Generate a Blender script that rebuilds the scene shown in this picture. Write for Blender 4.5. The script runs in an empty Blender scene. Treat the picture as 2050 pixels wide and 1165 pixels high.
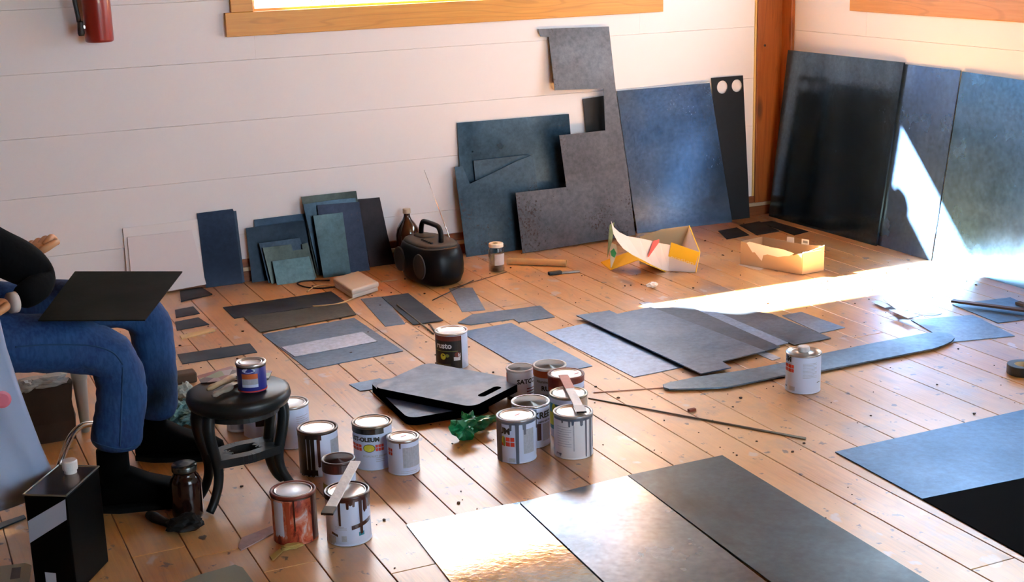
import bpy, bmesh, math, random
from mathutils import Vector, Matrix
random.seed(7)
SC = bpy.context.scene
COL = SC.collection
# ------------------------------------------------------------------ camera, light, exposure
F = 2782.44; PX, PY = 1025.0, 582.5; HC = 1.42
YAW, PIT, ROL = map(math.radians, (24.53036, 14.79498, -1.59711))
fw = Vector((math.sin(YAW)*math.cos(PIT), math.cos(YAW)*math.cos(PIT), -math.sin(PIT)))
r0 = Vector((math.cos(YAW), -math.sin(YAW), 0)); u0 = r0.cross(fw)
rr = r0*math.cos(ROL)+u0*math.sin(ROL); uu = -r0*math.sin(ROL)+u0*math.cos(ROL)
cam = bpy.data.objects.new('camera', bpy.data.cameras.new('camera')); COL.objects.link(cam)
cam.data.sensor_width = 36; cam.data.lens = F/2050*36; cam.data.clip_start = .05; cam.data.clip_end = 300
M3 = Matrix((rr, uu, -fw)).transposed()
cam.matrix_world = Matrix.Translation((0, 0, HC)) @ M3.to_4x4()
SC.camera = cam
C0 = Vector((0, 0, HC))
SC.view_settings.view_transform = 'Standard'; SC.view_settings.look = 'None'
SC.view_settings.gamma = 1; SC.view_settings.use_curve_mapping = False
SC.view_settings.exposure = 1.2
SC.cycles.max_bounces = 10; SC.cycles.diffuse_bounces = 6; SC.cycles.glossy_bounces = 5
SC.cycles.use_denoising = True; SC.cycles.caustics_reflective = False; SC.cycles.caustics_refractive = False; SC.cycles.sample_clamp_indirect = 8
W = bpy.data.worlds.new('sky'); SC.world = W; W.use_nodes = True
wn = W.node_tree.nodes; wl = W.node_tree.links
bg = wn['Background']
bg.inputs['Color'].default_value = (.69, .85, 1, 1); bg.inputs['Strength'].default_value = 8.5
sun = bpy.data.objects.new('sun', bpy.data.lights.new('sun', 'SUN')); COL.objects.link(sun)
sun.data.energy = 150; sun.data.angle = math.radians(.9); sun.data.color = (1, .95, .87)
sun.rotation_euler = Vector((.89, -1.05, -1)).to_track_quat('-Z', 'Y').to_euler()
sun.location = (-4, 9, 6)

WY, WX = 5.612, 4.03            # surfaces of back wall and right wall
FRONT, LEFT, CEIL = -1.6, -1.7, 2.5
WINZ0, WINZ1 = 1.107, 1.525

# ------------------------------------------------------------------ geometry from the place
def ray(x, y): return fw*F + rr*(x-PX) - uu*(y-PY)
def fl(x, y, z=0.0):
    d = ray(x, y); return C0 + d*((z-HC)/d.z)
def at(x, y, Y):
    d = ray(x, y); return C0 + d*(Y/d.y)
def atx(x, y, X):
    d = ray(x, y); return C0 + d*(X/d.x)
def V(*a): return Vector(a)

# ------------------------------------------------------------------ materials
MATS = {}
def nmat(name):
    m = bpy.data.materials.new(name); m.use_nodes = True
    return m, m.node_tree.nodes, m.node_tree.links, m.node_tree.nodes['Principled BSDF']
def plain(name, col, rough=.5, metal=0., spec=.5, trans=0, noise=0, coat=0, bump=0, nscale=20):
    if name in MATS: return MATS[name]
    m, n, l, b = nmat(name)
    c = (*col, 1)
    b.inputs['Base Color'].default_value = c; b.inputs['Roughness'].default_value = rough
    b.inputs['Metallic'].default_value = metal; b.inputs['Specular IOR Level'].default_value = spec
    b.inputs['Coat Weight'].default_value = coat
    if trans: b.inputs['Transmission Weight'].default_value = trans; b.inputs['IOR'].default_value = 1.45
    tc = n.new('ShaderNodeTexCoord'); ns = n.new('ShaderNodeTexNoise'); ns.inputs['Scale'].default_value = nscale; ns.inputs['Detail'].default_value = 5
    l.new(tc.outputs['Object'], ns.inputs['Vector'])
    if noise:
        mx = n.new('ShaderNodeMix'); mx.data_type = 'RGBA'
        mx.inputs['A'].default_value = tuple(x*(1-noise) for x in col)+(1,); mx.inputs['B'].default_value = tuple(min(1, x*(1+noise)) for x in col)+(1,)
        l.new(ns.outputs['Fac'], mx.inputs['Factor']); l.new(mx.outputs['Result'], b.inputs['Base Color'])
    if bump:
        bp = n.new('ShaderNodeBump'); bp.inputs['Strength'].default_value = bump; bp.inputs['Distance'].default_value = .004
        l.new(ns.outputs['Fac'], bp.inputs['Height']); l.new(bp.outputs['Normal'], b.inputs['Normal'])
    MATS[name] = m; return m
def ramp(n, l, src, stops):
    r = n.new('ShaderNodeValToRGB'); e = r.color_ramp.elements
    while len(e) < len(stops): e.new(.5)
    for k, (p, c) in enumerate(stops):
        e[k].position = p; e[k].color = (*c, 1) if len(c) == 3 else c
    l.new(src, r.inputs['Fac']); return r.outputs['Color']
def mix(n, l, f, a, b, mode='MIX'):
    m = n.new('ShaderNodeMix'); m.data_type = 'RGBA'; m.blend_type = mode
    for s, v in ((m.inputs['Factor'], f), (m.inputs['A'], a), (m.inputs['B'], b)):
        if isinstance(v, (int, float)): s.default_value = v
        elif isinstance(v, tuple): s.default_value = (*v, 1)
        else: l.new(v, s)
    return m.outputs['Result']
def noise(n, l, vec, scale, detail=4, rough=.55, dist=0):
    t = n.new('ShaderNodeTexNoise'); t.inputs['Scale'].default_value = scale; t.inputs['Detail'].default_value = detail
    t.inputs['Roughness'].default_value = rough; t.inputs['Distortion'].default_value = dist
    l.new(vec, t.inputs['Vector']); return t.outputs['Fac']
def mapped(n, l, vec, scale, loc=None):
    m = n.new('ShaderNodeMapping'); m.inputs['Scale'].default_value = scale
    l.new(vec, m.inputs['Vector'])
    if loc is not None:
        if isinstance(loc, tuple): m.inputs['Location'].default_value = loc
        else: l.new(loc, m.inputs['Location'])
    return m.outputs['Vector']
def wood(name, c1, c2, knot, axis='Y', rough=.45, worn=False, dark=(.05, .03, .02)):
    """boards: long grain, rings, knots; tone changes from board to board"""
    m, n, l, b = nmat(name)
    g = n.new('ShaderNodeNewGeometry'); oi = n.new('ShaderNodeObjectInfo')
    comb = n.new('ShaderNodeCombineXYZ'); mu = n.new('ShaderNodeMath'); mu.operation = 'MULTIPLY'; mu.inputs[1].default_value = 37
    l.new(oi.outputs['Random'], mu.inputs[0]); [l.new(mu.outputs[0], comb.inputs[k]) for k in range(3)]
    s = {'Y': ((34, 1.3, 34), (9, .75, 9), (7.5, 2.2, 7.5)), 'X': ((1.3, 34, 34), (.75, 9, 9), (2.2, 7.5, 7.5)), 'Z': ((34, 34, 1.3), (9, 9, .75), (7.5, 7.5, 2.2))}[axis]
    pos = g.outputs['Position']
    fine = noise(n, l, mapped(n, l, pos, s[0], comb.outputs[0]), 3.2, 6, .65)
    broad = noise(n, l, mapped(n, l, pos, s[1], comb.outputs[0]), 1.0, 2, .5, .6)
    sn = n.new('ShaderNodeMath'); sn.operation = 'MULTIPLY'; sn.inputs[1].default_value = 62; l.new(broad, sn.inputs[0])
    si = n.new('ShaderNodeMath'); si.operation = 'SINE'; l.new(sn.outputs[0], si.inputs[0])
    ring = ramp(n, l, si.outputs[0], [(0, (0, 0, 0)), (.75, (.1, .1, .1)), (1, (1, 1, 1))])
    base = ramp(n, l, fine, [(.3, c2), (.7, c1)])
    col = mix(n, l, ring, base, c2); 
    mxf = n.new('ShaderNodeMath'); mxf.operation = 'MULTIPLY'; mxf.inputs[1].default_value = .3
    l.new(ring, mxf.inputs[0]); col = mix(n, l, mxf.outputs[0], base, tuple(x*.55 for x in c2))
    tone = ramp(n, l, oi.outputs['Random'], [(0, (.78, .76, .74)), (.5, (1, 1, 1)), (1, (1.12, 1.08, 1.02))])
    col = mix(n, l, 1.0, col, tone, 'MULTIPLY')
    vo = n.new('ShaderNodeTexVoronoi'); vo.inputs['Scale'].default_value = 1
    l.new(mapped(n, l, pos, s[2], comb.outputs[0]), vo.inputs['Vector'])
    kf = ramp(n, l, vo.outputs['Distance'], [(0, (1, 1, 1)), (.08, (.85, .85, .85)), (.17, (0, 0, 0))])
    # only some cells carry a knot
    sep = n.new('ShaderNodeSeparateColor'); l.new(vo.outputs['Color'], sep.inputs[0])
    has = ramp(n, l, sep.outputs[0], [(.0, (0, 0, 0)), (.50, (0, 0, 0)), (.52, (1, 1, 1)), (1, (1, 1, 1))])
    kk = mix(n, l, 1.0, kf, has, 'MULTIPLY')
    col = mix(n, l, kk, col, knot)
    rsrc = None
    if worn:
        p1 = noise(n, l, mapped(n, l, pos, (1, .6, 1)), 1.7, 5, .6)
        pale = ramp(n, l, p1, [(.40, (0, 0, 0)), (.62, (.75, .75, .75))])
        col = mix(n, l, pale, col, (.74, .47, .22))
        p2 = noise(n, l, mapped(n, l, pos, (1, .8, 1), (3, 5, 0)), 4.5, 6, .62)
        gr = ramp(n, l, p2, [(.54, (0, 0, 0)), (.64, (.5, .5, .5)), (.75, (.8, .8, .8))])
        col = mix(n, l, gr, col, (.28, .23, .21))
        p3 = noise(n, l, mapped(n, l, pos, (1.0, .8, 1), (9, 1, 0)), 24, 3, .6)
        sp = ramp(n, l, p3, [(.64, (0, 0, 0)), (.68, (.85, .85, .85))])
        col = mix(n, l, sp, col, (.05, .04, .05))
        p5 = noise(n, l, mapped(n, l, pos, (1.3, .8, 1), (2, 11, 0)), 9, 3, .5)
        sp = ramp(n, l, p5, [(.66, (0, 0, 0)), (.70, (.6, .6, .6))])
        col = mix(n, l, sp, col, (.55, .56, .62))
        rr_ = ramp(n, l, noise(n, l, pos, 3.5, 4), [(.3, (.30, .30, .30)), (.7, (.5, .5, .5))])
        l.new(rr_, b.inputs['Roughness'])
        b.inputs['Specular IOR Level'].default_value = .6; b.inputs['Coat Weight'].default_value = .9; b.inputs['Coat Roughness'].default_value = .33; b.inputs['Coat IOR'].default_value = 1.6
    else:
        b.inputs['Roughness'].default_value = rough
    l.new(col, b.inputs['Base Color'])
    bp = n.new('ShaderNodeBump'); bp.inputs['Strength'].default_value = .25; bp.inputs['Distance'].default_value = .002
    l.new(fine, bp.inputs['Height']); l.new(bp.outputs['Normal'], b.inputs['Normal'])
    MATS[name] = m; return m
def steel(name, c1, c2, rust=.3, rough=(.28, .45), metal=.85, scale=3.0, seed=0, streak=(1, 1, 1), smudge=None):
    if name not in ('grey brown steel', 'olive steel', 'brown dark steel', 'lap steel', 'olive floor'):
        if 'floor' in name or name[:2] == 'f ' or name == 'blade steel': c1, c2 = [(c[0]*.9, c[1], c[2]*1.14) for c in (c1, c2)]
        c1, c2 = [(c[0]*.86, c[1]*.98, c[2]*1.12) for c in (c1, c2)]
    m, n, l, b = nmat(name)
    tc = n.new('ShaderNodeTexCoord'); v = mapped(n, l, tc.outputs['Object'], streak, (seed*3.1, seed*1.7, seed))
    a = noise(n, l, v, scale, 2, .5, .2)
    col = ramp(n, l, a, [(.35, c1), (.65, c2)])
    fine = ramp(n, l, noise(n, l, tc.outputs['Object'], 45, 6, .7), [(.3, (.72, .72, .72)), (.7, (1.25, 1.22, 1.2))])
    col = mix(n, l, 1.0, col, fine, 'MULTIPLY')
    sp = noise(n, l, tc.outputs['Object'], 95, 5, .6)
    big = noise(n, l, mapped(n, l, tc.outputs['Object'], (1, 1, 1), (seed, 5, seed*2)), 3.5, 3)
    mm = n.new('ShaderNodeMath'); mm.operation = 'MULTIPLY'; l.new(sp, mm.inputs[0]); l.new(big, mm.inputs[1])
    rf = ramp(n, l, mm.outputs[0], [(.47-.2*rust, (0, 0, 0)), (.53-.2*rust, (.9*min(1, rust*2)*(rust > .1),)*3)])
    col = mix(n, l, rf, col, (.075, .045, .035))
    if smudge:
        sm = ramp(n, l, noise(n, l, mapped(n, l, tc.outputs['Object'], smudge, (seed, 2, 0)), 2.6, 4, .6, .5), [(.52, (0, 0, 0)), (.70, (.85, .85, .85))])
        col = mix(n, l, sm, col, tuple(x*.15 for x in c1))
    l.new(col, b.inputs['Base Color'])
    b.inputs['Metallic'].default_value = metal
    r = ramp(n, l, noise(n, l, tc.outputs['Object'], 6, 4), [(.3, (rough[0],)*3), (.7, (rough[1],)*3)])
    r2 = mix(n, l, rf, r, (.75, .75, .75)); l.new(r2, b.inputs['Roughness'])
    bp = n.new('ShaderNodeBump'); bp.inputs['Strength'].default_value = .08; bp.inputs['Distance'].default_value = .002
    l.new(noise(n, l, tc.outputs['Object'], 60, 3), bp.inputs['Height']); l.new(bp.outputs['Normal'], b.inputs['Normal'])
    MATS[name] = m; return m

m_floor = wood('floor pine', (.60, .285, .058), (.41, .165, .026), (.11, .032, .012), 'Y', worn=True)
m_trim = wood('trim pine', (.80, .40, .055), (.70, .30, .035), (.14, .04, .01), 'X', .4)
m_trimz = wood('post pine', (.42, .13, .025), (.30, .075, .014), (.10, .03, .01), 'Z', .4)
m_trimy = wood('trim pine right', (.74, .34, .08), (.62, .26, .05), (.14, .04, .01), 'Y', .4)
m_base = wood('baseboard wood', (.24, .08, .025), (.16, .05, .015), (.08, .03, .01), 'X', .45)
m_ceil = wood('ceiling boards', (.34, .19, .09), (.24, .12, .05), (.1, .05, .02), 'Y', .6)  # unseen ceiling, darkened to cut the light it bounces to the floor
m_wall = plain('white wall paint', (.78, .775, .80), .55, noise=.03, nscale=2.5, bump=.06)
m_wall2 = plain('wall inside joint', (.35, .32, .3), .8)
S = {
 'blue': steel('blue mill steel', (.03, .055, .075), (.10, .145, .175), .35, (.25, .4), seed=1),
 'teal': steel('teal mill steel', (.03, .045, .055), (.07, .095, .11), .6, (.3, .5), seed=2),
 'brown': steel('grey brown steel', (.09, .085, .09), (.14, .13, .135), .75, (.42, .6), seed=3),
 'dark': steel('dark steel', (.018, .024, .034), (.035, .045, .058), .3, (.3, .5), seed=4),
 'black': steel('black steel', (.002, .002, .003), (.006, .006, .007), .0, (.45, .6), .1, seed=5),
 'olive': steel('olive steel', (.03, .038, .034), (.06, .07, .062), .5, (.35, .5), seed=6),
 'bluegrey': steel('blue grey steel', (.20, .235, .28), (.27, .31, .36), .25, (.35, .5), seed=7),
 'greyf': steel('grey floor steel', (.13, .15, .165), (.19, .21, .225), .35, (.34, .5), seed=8),
 'darkf': steel('dark floor steel', (.030, .036, .04), (.06, .066, .07), .3, (.38, .55), seed=9),
 'pale': steel('pale zinc steel', (.42, .43, .48), (.50, .51, .56), .02, (.4, .5), .5, seed=10),
 'shine': steel('polished steel', (.33, .36, .40), (.38, .41, .45), .0, (.05, .09), .97, seed=11),
 'satin': steel('satin dark steel', (.13, .16, .19), (.17, .20, .24), .1, (.2, .3), .9, seed=12),
 'satin2': steel('satin blue green steel', (.035, .065, .08), (.06, .10, .12), .0, (.3, .4), .6, seed=13, smudge=(1.6, .9, 1)),
 'satin3': steel('satin blue steel', (.06, .13, .21), (.09, .17, .26), .0, (.36, .44), .8, seed=15),
 'light': steel('light floor steel', (.28, .32, .37), (.36, .40, .45), .15, (.35, .5), seed=16),
 'rblue': steel('blue leaning steel', (.12, .22, .42), (.17, .29, .50), .15, (.20, .3), .8, 2.2, seed=14, streak=(1, 3, .5)),
}

# ------------------------------------------------------------------ object helpers
def link(name, me, parent=None, mat=None, loc=None):
    o = bpy.data.objects.new(name, me); COL.objects.link(o)
    if parent is not None: o.parent = parent
    if loc is not None: o.location = loc
    if mat is not None and me is not None:
        for x in (mat if isinstance(mat, (list, tuple)) else [mat]): me.materials.append(x)
    return o
def wloc(o):
    v = Vector((0, 0, 0))
    while o is not None: v += o.location; o = o.parent
    return v
def tag(o, label=None, cat=None, group=None, kind=None):
    for k, x in (('label', label), ('category', cat), ('group', group), ('kind', kind)):
        if x: o[k] = x
    return o
def mesh(name, verts, faces, mat, parent=None, smooth=False, origin=None, bevel=0, seg=2, mats_idx=None):
    """verts in world coordinates; origin = base centre for a top-level thing"""
    vs = [Vector(v) for v in verts]
    if parent is not None: o0 = wloc(parent)
    elif origin is not None: o0 = Vector(origin)
    else:
        o0 = sum(vs, Vector())/len(vs); o0.z = min(v.z for v in vs)
    bm = bmesh.new(); bv = [bm.verts.new(v-o0) for v in vs]
    for k, f in enumerate(faces):
        try:
            fc = bm.faces.new([bv[i] for i in f]); fc.smooth = smooth
            if mats_idx: fc.material_index = mats_idx[k]
        except ValueError: pass
    bmesh.ops.recalc_face_normals(bm, faces=bm.faces)
    if bevel:
        es = [e for e in bm.edges if len(e.link_faces) == 2 and e.calc_face_angle(0) > .5]
        bmesh.ops.bevel(bm, geom=es, offset=bevel, segments=seg, affect='EDGES', profile=.5)
    me = bpy.data.meshes.new(name); bm.to_mesh(me); bm.free()
    return link(name, me, parent, mat, None if parent is not None else o0)
def empty(name, loc, label=None, cat=None, group=None):
    o = link(name, None, None, None, Vector(loc)); return tag(o, label, cat, group)
class G:
    """collects raw geometry in world coordinates"""
    def __init__(s): s.v = []; s.f = []
    def add(s, v, f):
        k = len(s.v); s.v += [Vector(x) for x in v]; s.f += [[i+k for i in q] for q in f]; return s
    def box(s, a, b):
        (x0, y0, z0), (x1, y1, z1) = a, b
        return s.add([(x0,y0,z0),(x1,y0,z0),(x1,y1,z0),(x0,y1,z0),(x0,y0,z1),(x1,y0,z1),(x1,y1,z1),(x0,y1,z1)],
                     [(0,3,2,1),(4,5,6,7),(0,1,5,4),(1,2,6,5),(2,3,7,6),(3,0,4,7)])
    def prism(s, pts, off):
        n = len(pts); pts = [Vector(p) for p in pts]; q = [p+off for p in pts]
        return s.add(pts+q, [list(range(n)), list(range(2*n-1, n-1, -1))]+[[i, (i+1) % n, n+(i+1) % n, n+i] for i in range(n)])
    def lathe(s, prof, c, n=32, axis=None, caps=True):
        c = Vector(c); ax = Vector(axis or (0, 0, 1)).normalized()
        e1 = ax.orthogonal().normalized() if axis else V(1, 0, 0); e2 = ax.cross(e1)
        vs = []; fs = []
        for r, z in prof:
            for k in range(n):
                t = 2*math.pi*k/n; vs.append(c+e1*(r*math.cos(t))+e2*(r*math.sin(t))+ax*z)
        m = len(prof)
        for i in range(m-1):
            for k in range(n): fs.append((i*n+k, i*n+(k+1) % n, (i+1)*n+(k+1) % n, (i+1)*n+k))
        if caps:
            fs.append(list(range(n))[::-1]); fs.append([(m-1)*n+k for k in range(n)])
        return s.add(vs, fs)
    def tube(s, pts, rad, n=10, caps=True):
        pts = [Vector(p) for p in pts]; m = len(pts)
        rad = rad if isinstance(rad, (list, tuple)) else [rad]*m
        vs = []; fs = []; prev = None
        for i, p in enumerate(pts):
            d = (pts[min(i+1, m-1)]-pts[max(i-1, 0)]).normalized()
            if prev is None: e1 = d.orthogonal().normalized()
            else:
                e1 = prev-d*prev.dot(d); e1 = e1.normalized() if e1.length > 1e-6 else d.orthogonal().normalized()
            prev = e1; e2 = d.cross(e1)
            for k in range(n):
                t = 2*math.pi*k/n; vs.append(p+(e1*math.cos(t)+e2*math.sin(t))*rad[i])
        for i in range(m-1):
            for k in range(n): fs.append((i*n+k, i*n+(k+1) % n, (i+1)*n+(k+1) % n, (i+1)*n+k))
        if caps: fs.append(list(range(n))[::-1]); fs.append([(m-1)*n+k for k in range(n)])
        return s.add(vs, fs)
    def out(s, name, mat, parent=None, **k): return mesh(name, s.v, s.f, mat, parent, **k)
def smoothpath(pts, k=6):
    pts = [Vector(p) for p in pts]; out = []
    P = [pts[0]]+pts+[pts[-1]]
    for i in range(1, len(P)-2):
        a, b, c, d = P[i-1:i+3]
        for j in range(k):
            t = j/k; out.append(.5*((2*b)+(c-a)*t+(2*a-5*b+4*c-d)*t*t+(3*b-a-3*c+d)*t**3))
    out.append(pts[-1]); return out

# ------------------------------------------------------------------ room
def struct(name, g, mat, **k):
    o = g.out(name, mat, **k); o['kind'] = 'structure'; return o
sub = struct('floor', G().box((LEFT, FRONT, -.06), (WX+.12, WY+.12, -.024)), plain('subfloor', (.05, .03, .02), .9), origin=(0, 0, 0))
PW = .1285; x0 = 1.705-27*PW; k = 0
while x0+PW*k < WX:
    a = max(LEFT, x0+PW*k); b_ = min(WX, x0+PW*(k+1)); k += 1
    if b_-a < .02: continue
    cuts = [FRONT, WY]; y = FRONT+random.uniform(.6, 3.2)
    while y < WY-.5: cuts.insert(-1, y); y += random.uniform(2.2, 3.9)
    for c, d in zip(cuts[:-1], cuts[1:]):
        g = G().box((a+.0012, c+.0010, -.024), (b_-.0012, d-.0010, random.uniform(-.0006, 0)))
        g.out('plank', m_floor, sub, bevel=.0012, seg=1)

WIN_B = (1.447, 3.24)          # glazed width of back window
WIN_R = (3.30, 4.99)           # glazed extent (y) of right window
T = .12
def wall_with_hole(name, axis, pos, sgn, a, b, hole, zmax, mat, grooves, parent_name=None, boards=True):
    """axis 'y': wall in plane y=pos spanning x a..b ; hole (h0,h1,z0,z1)"""
    def bx(g, u0_, u1_, z0_, z1_, d0, d1):
        if axis == 'y': g.box((u0_, min(pos+sgn*d0, pos+sgn*d1), z0_), (u1_, max(pos+sgn*d0, pos+sgn*d1), z1_))
        else: g.box((min(pos+sgn*d0, pos+sgn*d1), u0_, z0_), (max(pos+sgn*d0, pos+sgn*d1), u1_, z1_))
    g = G(); d0 = .018 if boards else 0
    if hole:
        h0, h1, q0, q1 = hole
        bx(g, a, h0, -.02, zmax, d0, T); bx(g, h1, b, -.02, zmax, d0, T); bx(g, h0, h1, -.02, q0, d0, T); bx(g, h0, h1, q1, zmax, d0, T)
    else: bx(g, a, b, -.02, zmax, d0, T)
    w = struct(name, g, m_wall2 if boards else mat, origin=(a, pos, 0) if axis == 'y' else (pos, a, 0))
    if boards:
        zs = [0]+list(grooves)+[zmax]
        for z0_, z1_ in zip(zs[:-1], zs[1:]):
            segs = [(a, b)]
            spans = [(z0_, z1_, a, b)]
            if hole and z1_ > q0 and z0_ < q1:
                spans = [(z0_, z1_, a, h0), (z0_, z1_, h1, b)]
                if z0_ < q0: spans.append((z0_, q0, h0, h1))
                if z1_ > q1: spans.append((q1, z1_, h0, h1))
            for (p, q_, u0_, u1_) in spans:
                g = G(); e = .0004
                bx(g, u0_, u1_, p+(e if p == z0_ else 0), q_-(e if q_ == z1_ else 0), 0, .0178)
                g.out('board', mat, w, bevel=.0007, seg=1)
    return w
gro = [.202+.2385*i for i in range(0, 10)]; gro = [.202, .442, .672, .916, 1.157, 1.40, 1.64, 1.88, 2.12, 2.36]
wall_with_hole('wall_back', 'y', WY, 1, LEFT, WX+T, (*WIN_B, WINZ0, WINZ1), CEIL, m_wall, gro)
wall_with_hole('wall_right', 'x', WX, 1, FRONT, WY, (*WIN_R, WINZ0, WINZ1), CEIL, m_wall, [g_-.02 for g_ in gro])
m_dwall = plain('unseen dark wood wall', (.30, .17, .08), .7, noise=.2, nscale=6)  # unseen walls, dark wood chosen to cut bounce light at the left
wall_with_hole('wall_left', 'x', LEFT, -1, FRONT, WY, None, CEIL, m_dwall, [], boards=False)
wall_with_hole('wall_front', 'y', FRONT, -1, LEFT, WX+T, (1.5, 3.85, .85, 2.3), CEIL, m_dwall, [], boards=False)
cl = struct('ceiling', G().box((LEFT-T, FRONT-T, CEIL+.02), (WX+T, WY+T, CEIL+.1)), m_ceil, origin=(0, 0, CEIL))
for i in range(30):
    a = LEFT+i*.195; 
    if a < WX: G().box((a+.001, FRONT, CEIL), (min(a+.194, WX), WY, CEIL+.02)).out('board', m_ceil, cl)

m_glass = plain('window glass', (1, 1, 1), .0, trans=1)
def thin_glass():
    m, n, l, b = nmat('clear pane')
    n.remove(b); tr = n.new('ShaderNodeBsdfTransparent'); gl = n.new('ShaderNodeBsdfGlossy'); gl.inputs['Roughness'].default_value = .02
    ms = n.new('ShaderNodeMixShader'); ms.inputs[0].default_value = .05
    l.new(tr.outputs[0], ms.inputs[1]); l.new(gl.outputs[0], ms.inputs[2])
    l.new(ms.outputs[0], n['Material Output'].inputs['Surface']); return m
m_pane = thin_glass()
# back window: casing boards, jamb lining, pane
w1 = empty('window_1', (1.33, WY, 1.0)); w1['kind'] = 'structure'
G().box((1.33, WY-.021, 1.012), (3.353, WY, WINZ0)).out('window_apron', m_trim, w1, bevel=.002)
G().box((1.356, WY-.019, WINZ0), (WIN_B[0], WY, WINZ1)).out('window_casing', m_trimz if 0 else m_trim, w1, bevel=.002)
G().box((WIN_B[1], WY-.019, WINZ0), (3.331, WY, WINZ1)).out('window_casing', m_trim, w1, bevel=.002)
G().box((1.33, WY-.021, WINZ1), (3.353, WY, WINZ1+.14)).out('window_header', m_trim, w1, bevel=.002)
gg = G(); j = .010
gg.box((WIN_B[0], WY, WINZ0-.0), (WIN_B[1], WY+T, WINZ0+j)); gg.box((WIN_B[0], WY, WINZ1-j), (WIN_B[1], WY+T, WINZ1))
gg.box((WIN_B[0], WY, WINZ0+j), (WIN_B[0]+j, WY+T, WINZ1-j)); gg.box((WIN_B[1]-j, WY, WINZ0+j), (WIN_B[1], WY+T, WINZ1-j))
gg.out('window_jamb', m_trim, w1)
G().box((WIN_B[0]+j, WY+.085, WINZ0+j), (WIN_B[1]-j, WY+.089, WINZ1-j)).out('pane', m_pane, w1)
w2 = empty('window_2', (WX, 4.99, 1.0)); w2['kind'] = 'structure'
G().box((WX-.021, 3.19, 1.005), (WX, 5.085, WINZ0)).out('window_apron', m_trimy, w2, bevel=.002)
for a, b_ in ((3.21, WIN_R[0]), (WIN_R[1], 5.065)):
    G().box((WX-.019, a, WINZ0), (WX, b_, WINZ1)).out('window_casing', m_trimy, w2, bevel=.002)
G().box((WX-.021, 3.19, WINZ1), (WX, 5.085, WINZ1+.1)).out('window_header', m_trimy, w2, bevel=.002)
G().box((WX+.085, WIN_R[0], WINZ0), (WX+.089, WIN_R[1], WINZ1)).out('pane', m_pane, w2)
w = empty('window_3', (1.5, FRONT-.09, .85)); w['kind'] = 'structure'
G().box((1.5, FRONT-.09, .85), (3.85, FRONT-.086, 2.3)).out('pane', m_pane, w)
for xx in (1.5, 2.63, 3.77): G().box((xx, FRONT-.11, .85), (xx+.08, FRONT-.02, 2.3)).out('mullion', m_trimz, w)
# baseboards
def base(name, a, b_, yfront=True):
    e = empty(name, a); e['kind'] = 'structure'; return e
e = empty('baseboard_back', (LEFT, WY, 0)); e['kind'] = 'structure'
G().box((LEFT, WY-.012, .064), (3.875, WY, .096)).out('upper_board', m_base, e, bevel=.002)
G().box((LEFT, WY-.016, .046), (3.875+.13, WY-.0002, .063)).out('lit_edge_strip', plain('pale strip', (.52, .42, .28), .5), e, bevel=.002)  # pale tone stands in for the lit top edge of the lower board
G().box((LEFT, WY-.014, .0), (3.875+.13, WY, .0455)).out('lower_board', m_base, e, bevel=.002)
e = empty('baseboard_right', (WX, WY, 0)); e['kind'] = 'structure'
G().box((WX-.013, FRONT, .0), (WX, 5.50, .096)).out('lower_board', m_base, e, bevel=.002)
e = empty('trim_1', (WX, WY, 0)); e['kind'] = 'structure'
G().box((3.876, WY-.019, .064), (WX, WY, CEIL)).out('corner_board', m_trimz, e, bevel=.002)
G().box((WX-.019, 5.515, .0), (WX, WY-.0192, CEIL)).out('corner_board', m_trimz, e, bevel=.002)
G().box((3.868, WY-.008, .097), (3.8758, WY, CEIL)).out('edge_bead', plain('yellow bead', (.75, .55, .2), .5), e)
for (px_, py_) in ((1531, 91),):
    p = at(px_, py_, WY-.02); G().lathe([(.006, 0), (.006, .002), (.003, .003)], p, 12, (0, -1, 0)).out('screw_head', plain('screw dark', (.05, .03, .03), .4, .6), e)

# outside: pale ground in the sun, dry weeds by the window
gnd = G().box((-60, WY+.3, -.75), (60, 90, -.7)); o = struct('ground', gnd, plain('pale ground', (.62, .56, .50), .9, noise=.25, nscale=.6)); o.name = 'ground'
o = G().box((-60, -60, -.75), (60, FRONT-.3, -.7)).out('ground', plain('grass ground', (.22, .25, .15), .9, noise=.3, nscale=.6)); o['kind'] = 'structure'
tg = plain('dry weed', (.20, .13, .07), .8)
for i, (px_, py_, s_) in enumerate(((622, 6, .05), (668, 7, .045))):
    c = at(px_, py_+2, 6.05); g = G()
    for q in range(46):
        th = random.uniform(0, 6.28); el = random.uniform(.15, 1.4); L_ = s_*random.uniform(.6, 1.3)
        d = V(math.cos(th)*math.cos(el), math.sin(th)*math.cos(el), math.sin(el))
        g.tube([c, c+d*L_*.6+V(0, 0, .004), c+d*L_], [.0014, .0014, .0006], 4)
        g.lathe([(.0005, 0), (.004, .003), (.0005, .007)], c+d*L_, 5, d)
    g.tube([(c.x, c.y, -.7), (c.x+.01, c.y, .3), c], [.008, .006, .003], 6)
    o = g.out('dry_weed', tg, None, origin=(c.x, c.y, -.7))
    tag(o, ('dry brown weed head outside the back window, the left of two', 'sparser dry weed outside the back window, the right of two')[i], 'weed')
# a round pot on the sill that throws its shadow on the blue sheets
pc = V(3.135, WY+.045, WINZ0+.010)
pt = empty('sill_pot', pc, 'small round clay pot on the back window sill by its right jamb', 'pot')
G().lathe([(.020, 0), (.036, .010), (.046, .036), (.040, .062), (.027, .074), (.030, .082), (.026, .082), (.023, .074), (.01, .07)], pc, 24).out('pot_body', plain('clay', (.35, .16, .08), .7), pt, smooth=True)
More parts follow.
